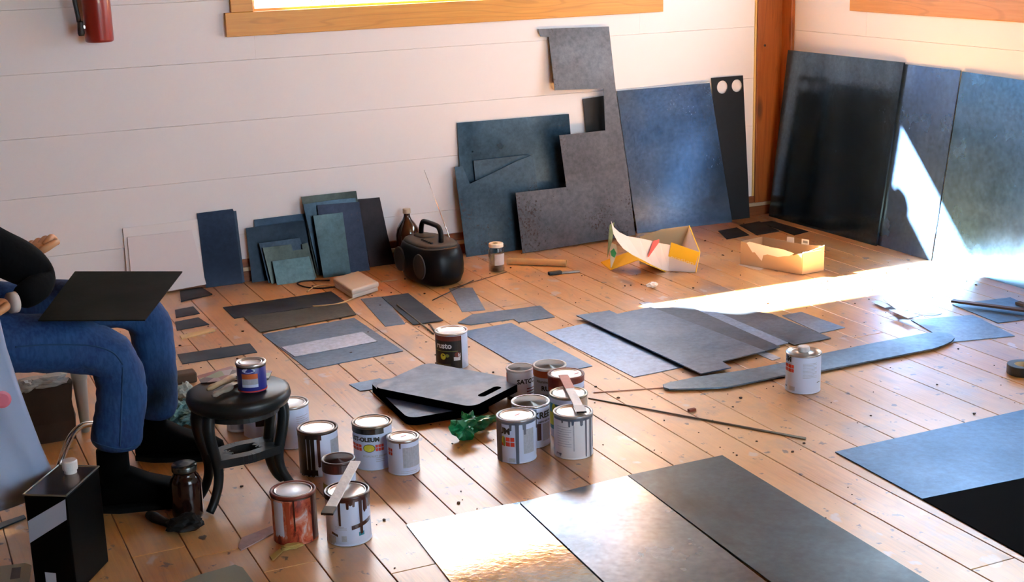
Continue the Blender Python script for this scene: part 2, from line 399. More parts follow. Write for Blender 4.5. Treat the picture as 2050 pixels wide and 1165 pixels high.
# exterior siding fence seen as red streaks
g = G()
for k in range(3): g.box((1.5, 12+k*1.5, -.7), (4.2+k*1.5, 12.04+k*1.5, -.62+.0*k))
o = g.out('garden_edging', plain('red edging', (.5, .15, .1), .7)); tag(o, 'low red garden edging lying on the pale ground outside', 'edging')

# ------------------------------------------------------------------ fire extinguisher
ex = empty('fire_extinguisher', V(.825, WY-.075, 1.0), 'dark red fire extinguisher hanging on the white wall at top left', 'fire extinguisher')
m_red = plain('extinguisher red', (.28, .018, .012), .3, coat=.4)
p = at(200, 84, WY-.075); cx = p.x; cz = p.z; ex.location = (cx, WY-.075, cz)
G().lathe([(.046, 0), (.052, .004), (.053, .012), (.053, .36), (.046, .395), (.028, .415), (.020, .42), (.020, .44)], (cx, WY-.075, cz), 36).out('cylinder', m_red, ex, smooth=True)
G().box((cx-.03, WY-.022, cz+.1), (cx+.03, WY, cz+.38)).out('wall_bracket', plain('bracket metal', (.1, .1, .1), .4, .7), ex, bevel=.002)
G().tube(smoothpath([(cx-.02, WY-.075, cz+.46), (cx-.08, WY-.08, cz+.44), (cx-.085, WY-.09, cz+.25), (cx-.072, WY-.095, cz+.08)]), .0085, 10).out('hose', plain('black rubber', (.012, .012, .014), .5), ex, smooth=True)
G().lathe([(.010, 0), (.013, .01), (.011, .05), (.009, .055)], (cx-.068, WY-.095, cz+.028), 14).out('nozzle', MATS['black rubber'], ex, smooth=True)
G().box((cx-.066, WY-.100, cz+.055), (cx-.052, WY-.08, cz+.066)).out('hose_clip', plain('chrome', (.7, .7, .7), .2, 1), ex)
G().box((cx-.05, WY-.09, cz+.44), (cx+.06, WY-.06, cz+.47)).out('valve', MATS['chrome'], ex, bevel=.004)
G().box((cx-.09, WY-.085, cz+.475), (cx+.03, WY-.065, cz+.485)).out('lever', m_red, ex, bevel=.003)

# ------------------------------------------------------------------ leaning sheets
def lean_y(name, px, yb, yt, zt, mat, label, cat='metal sheet', t=.0025, kx=0, xr=0, holes=None, group=None, snap=True):
    """outline pixels onto the leaning plane y = yb + kx(x-xr) + (yt-yb) z/zt"""
    s = (yt-yb)/zt
    n = V(-kx, 1, -s)            # n.p = yb - kx*xr
    d0 = yb-kx*xr
    def hit(q):
        r = ray(*q); tt = (d0-n.dot(C0))/n.dot(r); return C0+r*tt
    pts = [hit(q) for q in px]
    for p in pts:
        if p.z < .0135 and snap: p.z = .0006; p.y = d0+kx*p.x+s*p.z
    off = n.normalized()*t
    if not holes:
        o = G().prism(pts, off).out(name, mat)
    else:
        bm = bmesh.new(); loops = [pts]
        ex_ = V(1, kx, 0).normalized(); ez = n.normalized().cross(ex_).normalized()
        for (hx, hy, r_) in holes:
            c = hit((hx, hy)); loops.append([c+(ex_*math.cos(a)+ez*math.sin(a))*r_ for a in [2*math.pi*k/24 for k in range(24)]])
        es = []
        for lp in loops:
            vs = [bm.verts.new(p) for p in lp]; es += [bm.edges.new((vs[i], vs[(i+1) % len(vs)])) for i in range(len(vs))]
        bmesh.ops.triangle_fill(bm, edges=es, use_beauty=True, use_dissolve=False)
        r_ = bmesh.ops.extrude_face_region(bm, geom=bm.faces[:]); bmesh.ops.translate(bm, verts=[v for v in r_['geom'] if isinstance(v, bmesh.types.BMVert)], vec=off)
        bm.verts.ensure_lookup_table()
        vs = [v.co.copy() for v in bm.verts]; fs = [[v.index for v in f.verts] for f in (bm.verts.index_update() or bm.faces)]
        bm.free(); o = mesh(name, vs, fs, mat)
    return tag(o, label, cat, group)
def lean_x(name, px, xb, xt, zt, mat, label, t=.003, ky=0, yr=0, group=None):
    s = (xt-xb)/zt; n = V(1, -ky, -s); d0 = xb-ky*yr; pts = []
    for q in px:
        r = ray(*q); p = C0+r*((d0-n.dot(C0))/n.dot(r))
        if p.z < .02: p.z = .0006; p.x = d0+ky*p.y+s*p.z
        pts.append(p)
    return tag(G().prism(pts, n.normalized()*t).out(name, mat), label, 'metal sheet', group)

white_b = plain('white board', (.78, .75, .76), .5, noise=.02, nscale=4)
lean_y('white_sheet', [(246, 457), (400, 439), (414, 566), (258, 585)], 5.590, 5.608, .36, white_b, 'thin white panel at the back against the wall at left, its top edge higher', 'panel', .003)
lean_y('white_sheet', [(255, 475), (384, 461), (413, 569), (266, 590)], 5.578, 5.599, .33, plain('pinkish board', (.74, .69, .71), .5), 'smaller pinkish white panel in front of the other white panel', 'panel', .004)
lean_y('metal_sheet', [(428, 425), (473, 422), (490, 565), (440, 572)], 5.592, 5.6085, .33, S['dark'], 'dark sheet mostly hidden, showing as a strip right of the dark blue sheet', t=.002)
lean_y('metal_sheet', [(394, 427), (466, 418), (468, 423), (486, 568), (412, 576)], 5.585, 5.605, .33, steel('navy steel', (.010, .013, .022), (.018, .022, .034), .1, (.3, .45), seed=21), 'upright dark navy sheet leaning alone right of the white panels', t=.002)
# low group left of the radio
lean_y('metal_sheet', [(508, 440), (612, 427), (630, 550), (522, 560)], 5.585, 5.609, .36, steel('navy steel two', (.014, .024, .036), (.034, .05, .066), .3, (.3, .5), seed=22), 'dark blue sheet at the back of the low group, rearmost at its left', t=.002)
lean_y('metal_sheet', [(492, 457), (610, 441), (628, 555), (505, 565)], 5.572, 5.601, .33, steel('navy steel three', (.010, .014, .02), (.024, .033, .042), .5, (.35, .5), seed=23), 'dark blue black sheet in front of the rearmost one, leftmost of the low group', t=.002)
lean_y('metal_sheet', [(519, 487), (600, 476), (626, 556), (538, 567)], 5.528, 5.575, .24, S['darkf'], 'dark sheet behind the small notched olive sheet', t=.002)
lean_y('notched_sheet', [(526, 496), (583, 489), (586, 502), (606, 499), (604, 489), (616, 486), (634, 559), (544, 569)], 5.508, 5.562, .23, S['olive'], 'small olive sheet with a square notch behind the teal one', t=.002)
lean_y('metal_sheet', [(545, 523), (619, 513), (631, 558), (555, 572)], 5.475, 5.545, .17, steel('teal bright steel', (.085, .15, .155), (.11, .185, .19), .2, (.4, .55), .6, seed=24), 'smallest teal grey sheet, front of the low group', t=.002)
lean_y('metal_sheet', [(716, 399), (760, 395), (776, 470), (792, 541), (742, 546)], 5.572, 5.609, .42, steel('brown dark steel', (.012, .009, .012), (.022, .016, .02), .3, (.45, .6), .6, seed=25), 'brownish black sheet beside the radio, right end of the low group', t=.002)
lean_y('metal_sheet', [(603, 394), (713, 382), (740, 540), (635, 559)], 5.553, 5.604, .47, S['olive'], 'tallest sheet of the low group, grey green with its top edge showing', t=.002)
lean_y('metal_sheet', [(607, 409), (669, 400), (712, 396), (735, 542), (640, 558)], 5.540, 5.592, .45, S['teal'], 'dark teal sheet just in front of the tallest one of the low group', t=.002)
lean_y('metal_sheet', [(635, 411), (719, 404), (740, 535), (655, 556)], 5.520, 5.580, .43, steel('violet steel', (.012, .014, .022), (.024, .025, .036), .35, (.35, .5), seed=26), 'dark violet blue sheet behind the front green one of the low group', t=.002)
lean_y('metal_sheet', [(627, 432), (686, 425), (702, 545), (648, 557)], 5.492, 5.563, .39, steel('green steel', (.05, .075, .075), (.075, .105, .10), .35, (.4, .55), .7, seed=27), 'narrow grey green sheet at the front of the tall stack left of the radio', t=.002)
# tall group
lean_y('metal_sheet', [(915, 246), (1139, 228), (1160, 490), (932, 512)], 5.572, 5.609, .66, S['blue'], 'wide blue black sheet with a straight top behind the slanted cut one', t=.003)
lean_y('metal_sheet', [(1167, 198), (1214, 191), (1240, 470), (1196, 478)], 5.572, 5.609, .78, S['black'], 'narrow black sheet standing behind the tall flag shaped piece')
lean_y('metal_sheet', [(948, 322), (1064, 309), (1090, 495), (968, 512)], 5.552, 5.592, .50, S['teal'], 'pale topped sheet showing in the slanted gap of the cut sheet')
lean_y('cut_sheet', [(910, 334), (926, 333), (941, 368), (985, 347), (1034, 323), (1066, 310), (1096, 500), (934, 516)], 5.527, 5.576, .45, S['teal'], 'teal sheet with a slanted notch at its upper left, leaning low behind the jar')
lean_y('stepped_sheet', [(1032, 386), (1134, 374.5), (1119.5, 271), (1212, 261), (1208.5, 177.5), (1111, 180.5), (1098.5, 74), (1082, 73), (1077, 58), (1219, 53), (1233, 182), (1256, 340), (1272, 470), (1047, 514)],
       5.458, 5.607, 1.03, S['brown'], 'tall flag shaped stepped grey brown sheet with rusty right edge', t=.003)
lean_y('metal_sheet', [(1235, 182), (1421, 166), (1466, 446), (1276, 470)], 5.545, 5.608, .74, steel('wide leaning steel', (.10, .115, .13), (.17, .185, .20), .2, (.17, .27), .9, 1.6, seed=31, streak=(.4, 1, 2)), 'large blue rectangular sheet right of the flag shaped piece', t=.005, kx=-.04, xr=3.18)
lean_y('holed_strip', [(1424, 156), (1487.5, 151), (1501, 437), (1450, 446)], 5.562, 5.608, .74, S['black'], 'black upright strip with two round holes at its top', holes=[(1446.5, 174.5, .031), (1475.5, 171.5, .030)], t=.003)
# right wall
lean_x('metal_sheet', [(1577.5, 100), (1809.5, 125), (1753, 492), (1539, 433)], 3.925, 3.985, .80, steel('r one', (.06, .09, .12), (.11, .16, .20), .3, (.13, .2), .9, 2, seed=32, streak=(1, 3, .3)), 'large dark sheet with thick edge beside the corner post on right wall', t=.009, ky=-.03, yr=5.54)
lean_x('metal_sheet', [(1800, 127), (1923, 141.5), (1863, 525), (1740, 487)], 3.964, 4.022, .795, S['rblue'], 'blue sheet in the middle of the three on right wall, sunlit triangle on it', t=.004)
lean_x('metal_sheet', [(1926, 143), (2150, 175), (2180, 620), (1865.5, 526.5)], 3.958, 4.016, .79, steel('r three', (.10, .24, .42), (.17, .33, .54), .1, (.18, .3), .8, 1.8, seed=33, streak=(3, .6, 2)), 'blue grey sheet at the right edge, rightmost leaning on right wall', t=.004)

# ------------------------------------------------------------------ sheets lying on the floor
def flat(name, px, mat, label, z=0, t=.0025, cat='metal sheet', group=None, px_at_top=True, bev=0):
    pts = [fl(*q, z+t) for q in px]
    return tag(G().prism(pts, V(0, 0, -t+.0002)).out(name, mat, bevel=bev), label, cat, group)
flat('metal_sheet', [(360, 582), (404, 575), (425, 588), (362, 602)], S['black'], 'small black sheet flat on the floor below the white panels', t=.006)
flat('metal_sheet', [(446, 615), (663, 583), (692, 604), (469, 637)], S['darkf'], 'long blackish strip, rear of the pair in front of the low group', 0)
flat('metal_sheet', [(487, 634), (695, 606), (713, 629), (521, 664)], steel('olive floor', (.07, .075, .065), (.11, .115, .10), .3, (.4, .55), seed=41), 'olive grey strip overlapping the blackish strip on the floor', .0028)
flat('metal_sheet', [(525, 669), (709, 636), (807, 702), (616, 739)], S['greyf'], 'grey rectangle on the floor with a pale strip lying on it', 0)
flat('metal_strip', [(563, 694.5), (725.6, 664), (755, 683), (590, 713.5)], S['pale'], 'pale lilac strip lying across the grey rectangle', .0028, .002, 'metal strip')
flat('metal_strip', [(355, 709), (500, 687), (515, 704.6), (365, 728)], S['darkf'], 'dark strip on the floor just behind the stool', 0, cat='metal strip')
flat('metal_sheet', [(350, 620), (387, 613), (400, 627), (352, 636)], S['darkf'], 'small dark piece right of the knee, the rear of two', 0)
flat('metal_sheet', [(350, 644), (397, 635), (419, 649), (354, 661)], S['darkf'], 'small dark piece right of the knee, the front of two', 0)
flat('wood_strip', [(360, 671), (427, 656), (431, 660.5), (364, 677)], plain('pale wood', (.62, .45, .22), .6, noise=.15), 'pale wooden slat on the floor right of the knee', 0, .005, 'wood strip')
flat('metal_sheet', [(722, 598), (769, 593), (811, 647.5), (771, 652.6)], S['greyf'], 'narrow blue grey piece tucked left of the darker strip', 0)
flat('metal_sheet', [(764, 594), (817, 586.6), (887, 640.7), (827, 649)], S['darkf'], 'dark slanting strip in front of the radio', .0028)
flat('metal_sheet', [(899, 577), (946, 575.5), (971.5, 620), (925, 623.5)], S['bluegrey'], 'small pale blue rectangle between the radio and the jar', 0)
flat('notched_strip', [(916, 646), (945, 629), (1081, 611.5), (1111, 634), (1038, 645), (1028, 638), (942, 650)], S['greyf'], 'notched grey strip on the floor behind the brown labelled can', 0)
flat('metal_sheet', [(921, 664), (1023, 646), (1186, 732), (1076, 754)], steel('f eleven', (.13, .155, .19), (.19, .22, .26), .25, (.34, .5), seed=42), 'long blue grey sheet behind the middle group of cans', 0)
flat('metal_sheet', [(1092, 665), (1181, 645), (1369, 734), (1269, 754.4)], S['light'], 'palest long sheet on the floor left of the fanned stack', 0)
flat('metal_strip', [(1279, 606), (1299, 604), (1563, 716), (1546, 721)], S['pale'], 'narrow strip poking out of both ends of the fanned stack', 0, .002, 'metal strip')
flat('metal_sheet', [(1566, 631), (1604, 624), (1692, 655.5), (1641, 666.5)], S['bluegrey'], 'rightmost grey piece of the fanned stack', 0)
flat('metal_sheet', [(1409, 617), (1440, 612), (1545, 628), (1664, 676), (1590, 690)], steel('f seventeen', (.10, .115, .12), (.20, .20, .205), .5, (.36, .5), seed=43), 'broad dark grey sheet of the fanned stack, behind the cone top can', .0028)
flat('metal_strip', [(1379, 616), (1409, 613), (1579, 686), (1553, 692)], S['light'], 'pale blue strip lying along the fanned stack', .0056, .0025, 'metal strip')
flat('metal_sheet', [(1310, 617), (1378, 612), (1562, 694), (1530, 703)], steel('f fifteen', (.07, .08, .09), (.12, .13, .14), .4, (.36, .5), seed=44), 'dark reddish grey sheet between two others in the fanned stack', .0084)
flat('notched_sheet', [(1154, 631), (1220, 621), (1236, 628), (1303, 614), (1532, 702), (1446, 723), (1464, 735), (1404, 747.5)], steel('f thirteen', (.13, .16, .19), (.20, .225, .25), .3, (.34, .48), seed=45), 'largest notched sheet on top of the fanned stack, raised left edge', .0115, .004)
flat('metal_sheet', [(1824, 640), (1947, 630), (2032, 672), (1896, 685), (1872, 668)], S['bluegrey'], 'blue grey sheet beyond the tip of the long blade', 0)
flat('metal_sheet', [(1906.5, 609), (2022.6, 595), (2110, 632), (1998, 646)], S['greyf'], 'sheet under the dark bar at the right edge', 0)
flat('metal_sheet', [(699, 769), (760, 757), (800, 772), (721, 782)], S['greyf'], 'small grey strip poking out left of the kneeling pads', 0)
# pieces in the far corner
for px_, lb in (([(1438, 462), (1475, 455), (1500, 470), (1455, 478)], 'blackish scrap on the floor below the blue sheet, left of three'),
                ([(1480, 450), (1520, 443), (1560, 462), (1515, 470)], 'blackish scrap in the far corner, middle of three'),
                ([(1522, 445), (1545, 442), (1618, 463), (1590, 470)], 'long blackish scrap in the far corner, right of three')):
    flat('metal_scrap', px_, S['black'], lb, 0, .003, 'scrap')
# foreground sheets
flat('metal_sheet', [(814, 1050), (1048, 1003), (1300, 1240), (1000, 1290)], S['shine'], 'bright polished sheet at the bottom, leftmost of the big ones', 0, .003)
flat('metal_sheet', [(1041, 1005.5), (1256, 951.5), (1600, 1215), (1290, 1240)], S['satin'], 'satin sheet in the middle of the three big foreground ones', .0032, .003)
flat('metal_sheet', [(1257, 951), (1446, 911), (1920, 1200), (1605, 1210)], S['satin2'], 'dark smudged blue green sheet, right of the three big foreground ones', .0045, .003)
flat('metal_sheet', [(1672, 904), (2160, 795), (2300, 905), (1846, 998)], S['satin3'], 'deep blue sheet at the right edge of the foreground', .0005, .003)
flat('metal_sheet', [(1847, 999), (2300, 906), (2600, 1100), (2120, 1150)], plain('black matt sheet', (.001, .001, .0015), .8, spec=.03), 'black sheet in the lower right corner', 0, .003)

# long blade
bl = [(1327, 769), (1345, 764), (1400, 753), (1480, 742), (1573, 725), (1648, 707), (1740, 688), (1837, 669.5), (1858, 666), (1879, 664.6), (1896, 666.5), (1906, 670), (1911, 676), (1905, 683), (1890, 690), (1870, 697), (1645, 741), (1574, 750), (1456, 774), (1400, 777), (1340, 778), (1329, 775)]
pts = [fl(x, y, .010) for x, y in bl]
o = G().prism(pts, V(0, 0, -.005)).out('curved_steel_strip', steel('blade steel', (.15, .19, .205), (.21, .255, .27), .25, (.34, .5), seed=46)); tag(o, 'long curved blade shaped strip with pointed ends lying on the floor', 'metal strip')
# rods and twigs
def rod(name, a, b_, ra, rb, mat, label, cat, za=None, zb=None):
    p, q = fl(*a), fl(*b_); p.z = za if za is not None else ra; q.z = zb if zb is not None else rb
    if za is not None: p = fl(*a, za)
    if zb is not None: q = fl(*b_, zb)
    return tag(G().tube([p, (p+q)/2, q], [ra, (ra+rb)/2, rb], 8).out(name, mat, smooth=True), label, cat)
rod('steel_rod', (1178, 798), (1613, 880), .002, .0035, plain('rod metal', (.16, .14, .11), .45, .7), 'long thin rod lying diagonally right of the middle cans', 'rod')
rod('twig', (1188, 787), (1330, 777), .0016, .0016, plain('pink twig', (.45, .2, .13), .6), 'thin reddish stick at the left tip of the blade', 'stick')
rod('steel_rod', (862, 652), (872, 668), .003, .003, MATS['rod metal'], 'short rod just left of the brown labelled can', 'rod')
rod('steel_rod', (795, 610), (868, 668), .003, .003, MATS['rod metal'], 'thin rod along the edge of the dark slanting strip', 'rod', .0085, .0035)
G0 = G(); a, b_ = fl(1906, 600, .02), fl(2120, 628, .02); d = (b_-a).normalized(); s_ = d.cross(V(0, 0, 1))*.012
G0.prism([a-s_, a+s_, b_+s_, b_-s_], V(0, 0, -.008)); tag(G0.out('flat_bar', plain('rusty bar', (.13, .075, .06), .6, .4)), 'dark flat bar lying raised at right edge above the small sheet', 'bar')
p1 = fl(2045, 612); G().box((p1.x-.012, p1.y-.02, .0027), (p1.x+.012, p1.y+.02, .0118)).out('spacer_block', plain('spacer', (.1, .07, .05), .7)); bpy.data.objects['spacer_block']['label'] = 'small block under the dark flat bar at right'; bpy.data.objects['spacer_block']['category'] = 'block'
rod('black_cable', (866, 602), (948, 562), .0022, .0022, MATS['black rubber'], 'black cable on the floor in front of the radio', 'cable')
rod('black_cable', (905, 578), (1015, 545), .0018, .0018, plain('brown cable', (.12, .06, .03), .6), 'thin brown cord running to the glass jar', 'cable')
# thin bright scraps in the sun
SCR = [([(1745, 604), (1757, 601), (1790, 612), (1772, 616)], 'leftmost'), ([(1768, 599), (1811, 607), (1835, 628), (1812, 627), (1800, 621)], 'largest'),
       ([(1774, 604), (1790, 610), (1818, 621), (1800, 623)], 'narrow middle'), ([(1779, 620), (1800, 619), (1842, 632), (1818, 637)], 'nearest'), ([(1838, 624), (1886, 628), (1868, 632), (1842, 630)], 'rightmost')]
for k, (px_, w_) in enumerate(SCR):
    flat('metal_offcut', px_, plain('bright offcut', (.45, .46, .48), .4, .7), w_+' of the thin bright offcuts at the edge of the sun patch', .006+.005*k, .002, 'offcut', 'thin bright offcuts in the sun')
rod('shadow_sliver', (1600, 572), (1655, 566), .0015, .0015, MATS['pink twig'], 'short sliver standing in for a thin shadow line in the sun patch', 'sliver')  # dark sliver drawn in place of a thin line of shadow
for k, (x, y, w_) in enumerate(((1385, 823, 'reddish wood chip beyond the long thin rod'), (1103, 548, ''),)):
    if k == 0:
        p = fl(x, y); tag(G().box((p.x-.012, p.y-.006, 0), (p.x+.012, p.y+.006, .008)).out('wood_chip', plain('red chip', (.22, .05, .02), .7), bevel=.001), w_, 'wood chip')
# knife
kn = empty('utility_knife', fl(1125, 548), 'small utility knife with dark handle in front of the jar and tube', 'knife')
a, b_, c = fl(1098, 551), fl(1124, 548), fl(1160, 545)
def bar(p, q, w, h, z=0):
    d = (q-p).normalized(); s = d.cross(V(0, 0, 1)).normalized()*w/2; p = V(p.x, p.y, z); q = V(q.x, q.y, z)
    return [p-s, p+s, q+s, q-s], V(0, 0, h)
G().prism(*bar(a, b_, .022, .014)).out('handle', MATS['black rubber'], kn, bevel=.003)
G().prism(*bar(b_, c, .018, .007, .002)).out('blade', plain('dull blade', (.25, .24, .22), .4, .8), kn, bevel=.001)
# crumpled white tissue
def crumple(name, c, sx, sy, sz, mat, label=None, cat=None, parent=None, sub=3, seed=1, amp=.45):
    rnd = random.Random(seed); bm = bmesh.new(); bmesh.ops.create_icosphere(bm, subdivisions=sub, radius=1)
    from mathutils import noise as mn
    off = V(rnd.random()*20, rnd.random()*20, rnd.random()*20)
    vs = []
    for v in bm.verts:
        q = v.co.copy(); f_ = 1+amp*(mn.noise(q*1.7+off)+.8*abs(mn.noise(q*4+off))+.35*mn.noise(q*9+off))
        q *= f_; vs.append(V(q.x*sx, q.y*sy, q.z*sz))
    zm = min(v.z for v in vs); fs = [[v.index for v in f.verts] for f in bm.faces]; bm.free()
    vs = [v+V(c[0], c[1], c[2]-zm) for v in vs]
    o = mesh(name, vs, fs, mat, parent, smooth=False)
    if parent is None: tag(o, label, cat)
    return o
p = fl(1306, 577); crumple('crumpled_tissue', p, .022, .012, .011, plain('tissue', (.85, .83, .82), .8), 'small crumpled white tissue on the floor near the yellow box', 'tissue', seed=3)
# tape roll at right edge
p = fl(2062, 752); tr = empty('tape_roll', V(p.x, p.y+.03, 0), 'black round roll cut off by the right edge of the picture', 'tape roll')
c = tr.location.copy()
G().lathe([(.028, .0), (.049, .0), (.050, .002), (.050, .028), (.049, .030), (.028, .030), (.028, .0)], c, 40, caps=False).out('tape_winding', plain('tape black', (.02, .022, .024), .35), tr, smooth=False)
G().lathe([(.0258, .0), (.0278, .0), (.0278, .0295), (.0258, .0295), (.0258, 0)], c, 40, caps=False).out('core', plain('card core', (.5, .38, .22), .8), tr)

# ------------------------------------------------------------------ kneeling pads
def rrect(c, ax, ay, w, h, r, n=7):
    out = []
    for sx, sy, a0 in ((1, 1, 0), (-1, 1, 90), (-1, -1, 180), (1, -1, 270)):
        for k in range(n):
            a = math.radians(a0+90*k/(n-1)); out.append(c+ax*(sx*(w/2-r)+r*math.cos(a))+ay*(sy*(h/2-r)+r*math.sin(a)))
    return out
m_pad = plain('pad foam side', (.001, .001, .002), .8, spec=.0)
mtop, n, l, b = nmat('pad top sky sheen and dust')
tc = n.new('ShaderNodeTexCoord'); a_ = noise(n, l, tc.outputs['Object'], 16, 6, .7); a2 = noise(n, l, tc.outputs['Object'], 4, 3)
cc = ramp(n, l, a_, [(.4, (.05, .085, .17)), (.68, (.13, .20, .34))]); mm = ramp(n, l, a2, [(.52, (0, 0, 0)), (.62, (.25, .25, .25))])  # blue mottling paints the sky's reflection on the black foam; tan patches are dust
l.new(mix(n, l, mm, cc, (.42, .33, .26)), b.inputs['Base Color']); b.inputs['Roughness'].default_value = .42
def pad(name, corners, z, t, label, slot):
    P_ = [fl(*q, z+t) if q[0] > 20 else V(q[0], q[1], z+t) for q in corners]
    c = sum(P_, Vector())/4; ax = ((P_[1]-P_[0])+(P_[2]-P_[3])); w = ax.length/2; ax.normalize()
    ay = V(-ax.y, ax.x, 0); h = abs(((P_[0]-P_[3])+(P_[1]-P_[2])).dot(ay))/2
    e = empty(name, V(c.x, c.y, z), label, 'kneeling pad')
    outer = rrect(c, ax, ay, w, h, .035)
    bm = bmesh.new(); es = []
    loops = [outer]
    if slot:
        sc_ = c-ay*(h/2-.036); loops.append(rrect(sc_, ax, ay, .105, .026, .0129, 6))
    for lp in loops:
        vs = [bm.verts.new(V(p.x, p.y, z+t)) for p in lp]; es += [bm.edges.new((vs[i], vs[(i+1) % len(vs)])) for i in range(len(vs))]
    bmesh.ops.triangle_fill(bm, edges=es, use_beauty=True)
    r_ = bmesh.ops.extrude_face_region(bm, geom=bm.faces[:]); bmesh.ops.translate(bm, verts=[v for v in r_['geom'] if isinstance(v, bmesh.types.BMVert)], vec=V(0, 0, -t+.0015))
    bm.verts.index_update(); vs = [v.co.copy() for v in bm.verts]; fs = [[v.index for v in f.verts] for f in bm.faces]
    idx = [0 if all(abs(vs[i].z-(z+t)) < 1e-5 for i in f) else 1 for f in fs]; bm.free()
    mesh('foam_body', vs, fs, [mtop, m_pad], e, mats_idx=idx)
    return e
pad('kneeling_pad', [(1.323, 4.008), (1.588, 4.000), (1.575, 3.618), (1.310, 3.627)], .0005, .027, 'lower black foam kneeling pad sticking out at left under the other', 0)
pad('kneeling_pad', [(762, 766), (868, 720), (1038, 767), (930, 824)], .030, .026, 'upper black foam kneeling pad with a hand slot, sky sheen coloured in, paint dusted', .005)

# ------------------------------------------------------------------ green crumpled glove
gm = plain('green latex', (.0, .30, .12), .3, spec=.6, coat=.3)
gl = empty('green_rag', fl(945, 870), 'crumpled shiny green rubber glove in front of the kneeling pads', 'glove')
for k, (x, y, sx, sy, sz, sd) in enumerate(((927, 880, .028, .020, .022, 5), (958, 866, .030, .014, .018, 9), (938, 862, .016, .018, .02, 12), (975, 850, .026, .010, .010, 13))):
    p = fl(x, y); crumple('glove_fold', p, sx, sy, sz, gm, parent=gl, seed=sd, amp=.9)
gl.name = 'rubber_glove'

# ------------------------------------------------------------------ paint cans
tin = plain('tin metal', (.42, .41, .39), .28, .9)
lidw = plain('lid white film', (.88, .86, .85), .28, .75, noise=.04)
paint = {
 'white': plain('label white', (.54, .64, .86), .4), 'red': plain('label red', (.62, .05, .03), .5), 'black': plain('label black', (.015, .012, .012), .45),
 'brown': plain('drip dark brown', (.05, .012, .01), .3, coat=.3), 'slate': plain('drip slate', (.10, .12, .17), .35), 'yellow': plain('label yellow', (.62, .60, .05), .5),
 'blue': plain('label blue', (.015, .025, .22), .35), 'teal': plain('label teal', (.02, .20, .30), .4), 'orange': plain('label orange', (.55, .12, .03), .5),
 'rust': plain('smear rust', (.42, .07, .03), .5, noise=.5, nscale=30), 'greyt': plain('label small print', (.36, .40, .48), .5, noise=.25, nscale=160), 'cream': plain('label cream', (.68, .70, .76), .45),
 'pink': plain('mark pink', (.8, .25, .3), .5), 'olive': plain('label olive', (.25, .27, .06), .5), 'steelw': plain('bare tin', (.55, .53, .48), .3, .85),
 'black2': plain('black paint', (.01, .008, .008), .3, coat=.4), 'redrim': plain('rim red brown', (.16, .03, .02), .4)}
def text_on(parent, c, r, phi, u, z, size, body, mat, offset=.0, name='lettering', xs=1.0):
    cu = bpy.data.curves.new('t', 'FONT'); cu.body = body; cu.size = size; cu.align_x = 'CENTER'; cu.align_y = 'CENTER'; cu.offset = offset; cu.resolution_u = 2
    to = bpy.data.objects.new('t', cu); COL.objects.link(to); dg = bpy.context.evaluated_depsgraph_get(); me = bpy.data.meshes.new_from_object(to.evaluated_get(dg))
    bpy.data.objects.remove(to); vs = [v.co.copy() for v in me.vertices]; fs = [list(p.vertices) for p in me.polygons]; bpy.data.meshes.remove(me)
    bm = bmesh.new(); bv = [bm.verts.new(v) for v in vs]
    for f in fs:
        try: bm.faces.new([bv[i] for i in f])
        except ValueError: pass
    bmesh.ops.subdivide_edges(bm, edges=[e for e in bm.edges if abs(e.verts[0].co.x-e.verts[1].co.x) > size*.25], cuts=2)
    bm.verts.index_update(); vs = [v.co.copy() for v in bm.verts]; fs = [[v.index for v in f.verts] for f in bm.faces]; bm.free()
    th0 = phi+math.asin(max(-.98, min(.98, u)))
    out = [c+V(math.cos(th0+v.x*xs/r)*(r+.0007), math.sin(th0+v.x*xs/r)*(r+.0007), z+v.y) for v in vs]
    return mesh(name, out, fs, mat, parent)
def patch(g, c, r, phi, u0_, u1_, z0_, z1_, lift=.0004, n=None, wob=0, seed=0, slant=0):
    a0 = phi+math.asin(max(-1, min(1, u0_))); a1 = phi+math.asin(max(-1, min(1, u1_)))
    if u0_ < -1: a0 = phi-math.pi/2+(u0_+1)
    if u1_ > 1: a1 = phi+math.pi/2+(u1_-1)
    n = n or max(2, int((a1-a0)/.16)+1); rnd = random.Random(seed); vs = []; fs = []
    w0 = [rnd.uniform(-wob, wob) for _ in range(n+1)]; 
    for k in range(n+1):
        a = a0+(a1-a0)*k/n; d = V(math.cos(a), math.sin(a), 0); sl = slant*k/n
        vs += [c+d*(r+lift)+V(0, 0, z0_+w0[k]+sl), c+d*(r+lift)+V(0, 0, z1_+sl)]
    for k in range(n): fs.append((2*k, 2*k+2, 2*k+3, 2*k+1))
    g.add(vs, fs)
def drip(g, c, r, phi, u, w, z0_, z1_, lift=.0009):
    a = phi+math.asin(max(-.99, min(.99, u))); h = w/2/r; vs = []; 
    prof = [(-h*1.3, z1_), (-h, z1_-.006), (-h*.8, z0_+w*.6), (-h*.9, z0_+w*.25), (0, z0_), (h*.9, z0_+w*.25), (h*.8, z0_+w*.6), (h, z1_-.006), (h*1.3, z1_)]
    for t_, z in prof: vs.append(c+V(math.cos(a+t_)*(r+lift), math.sin(a+t_)*(r+lift), z))
    g.add(vs, [list(range(len(vs)))])
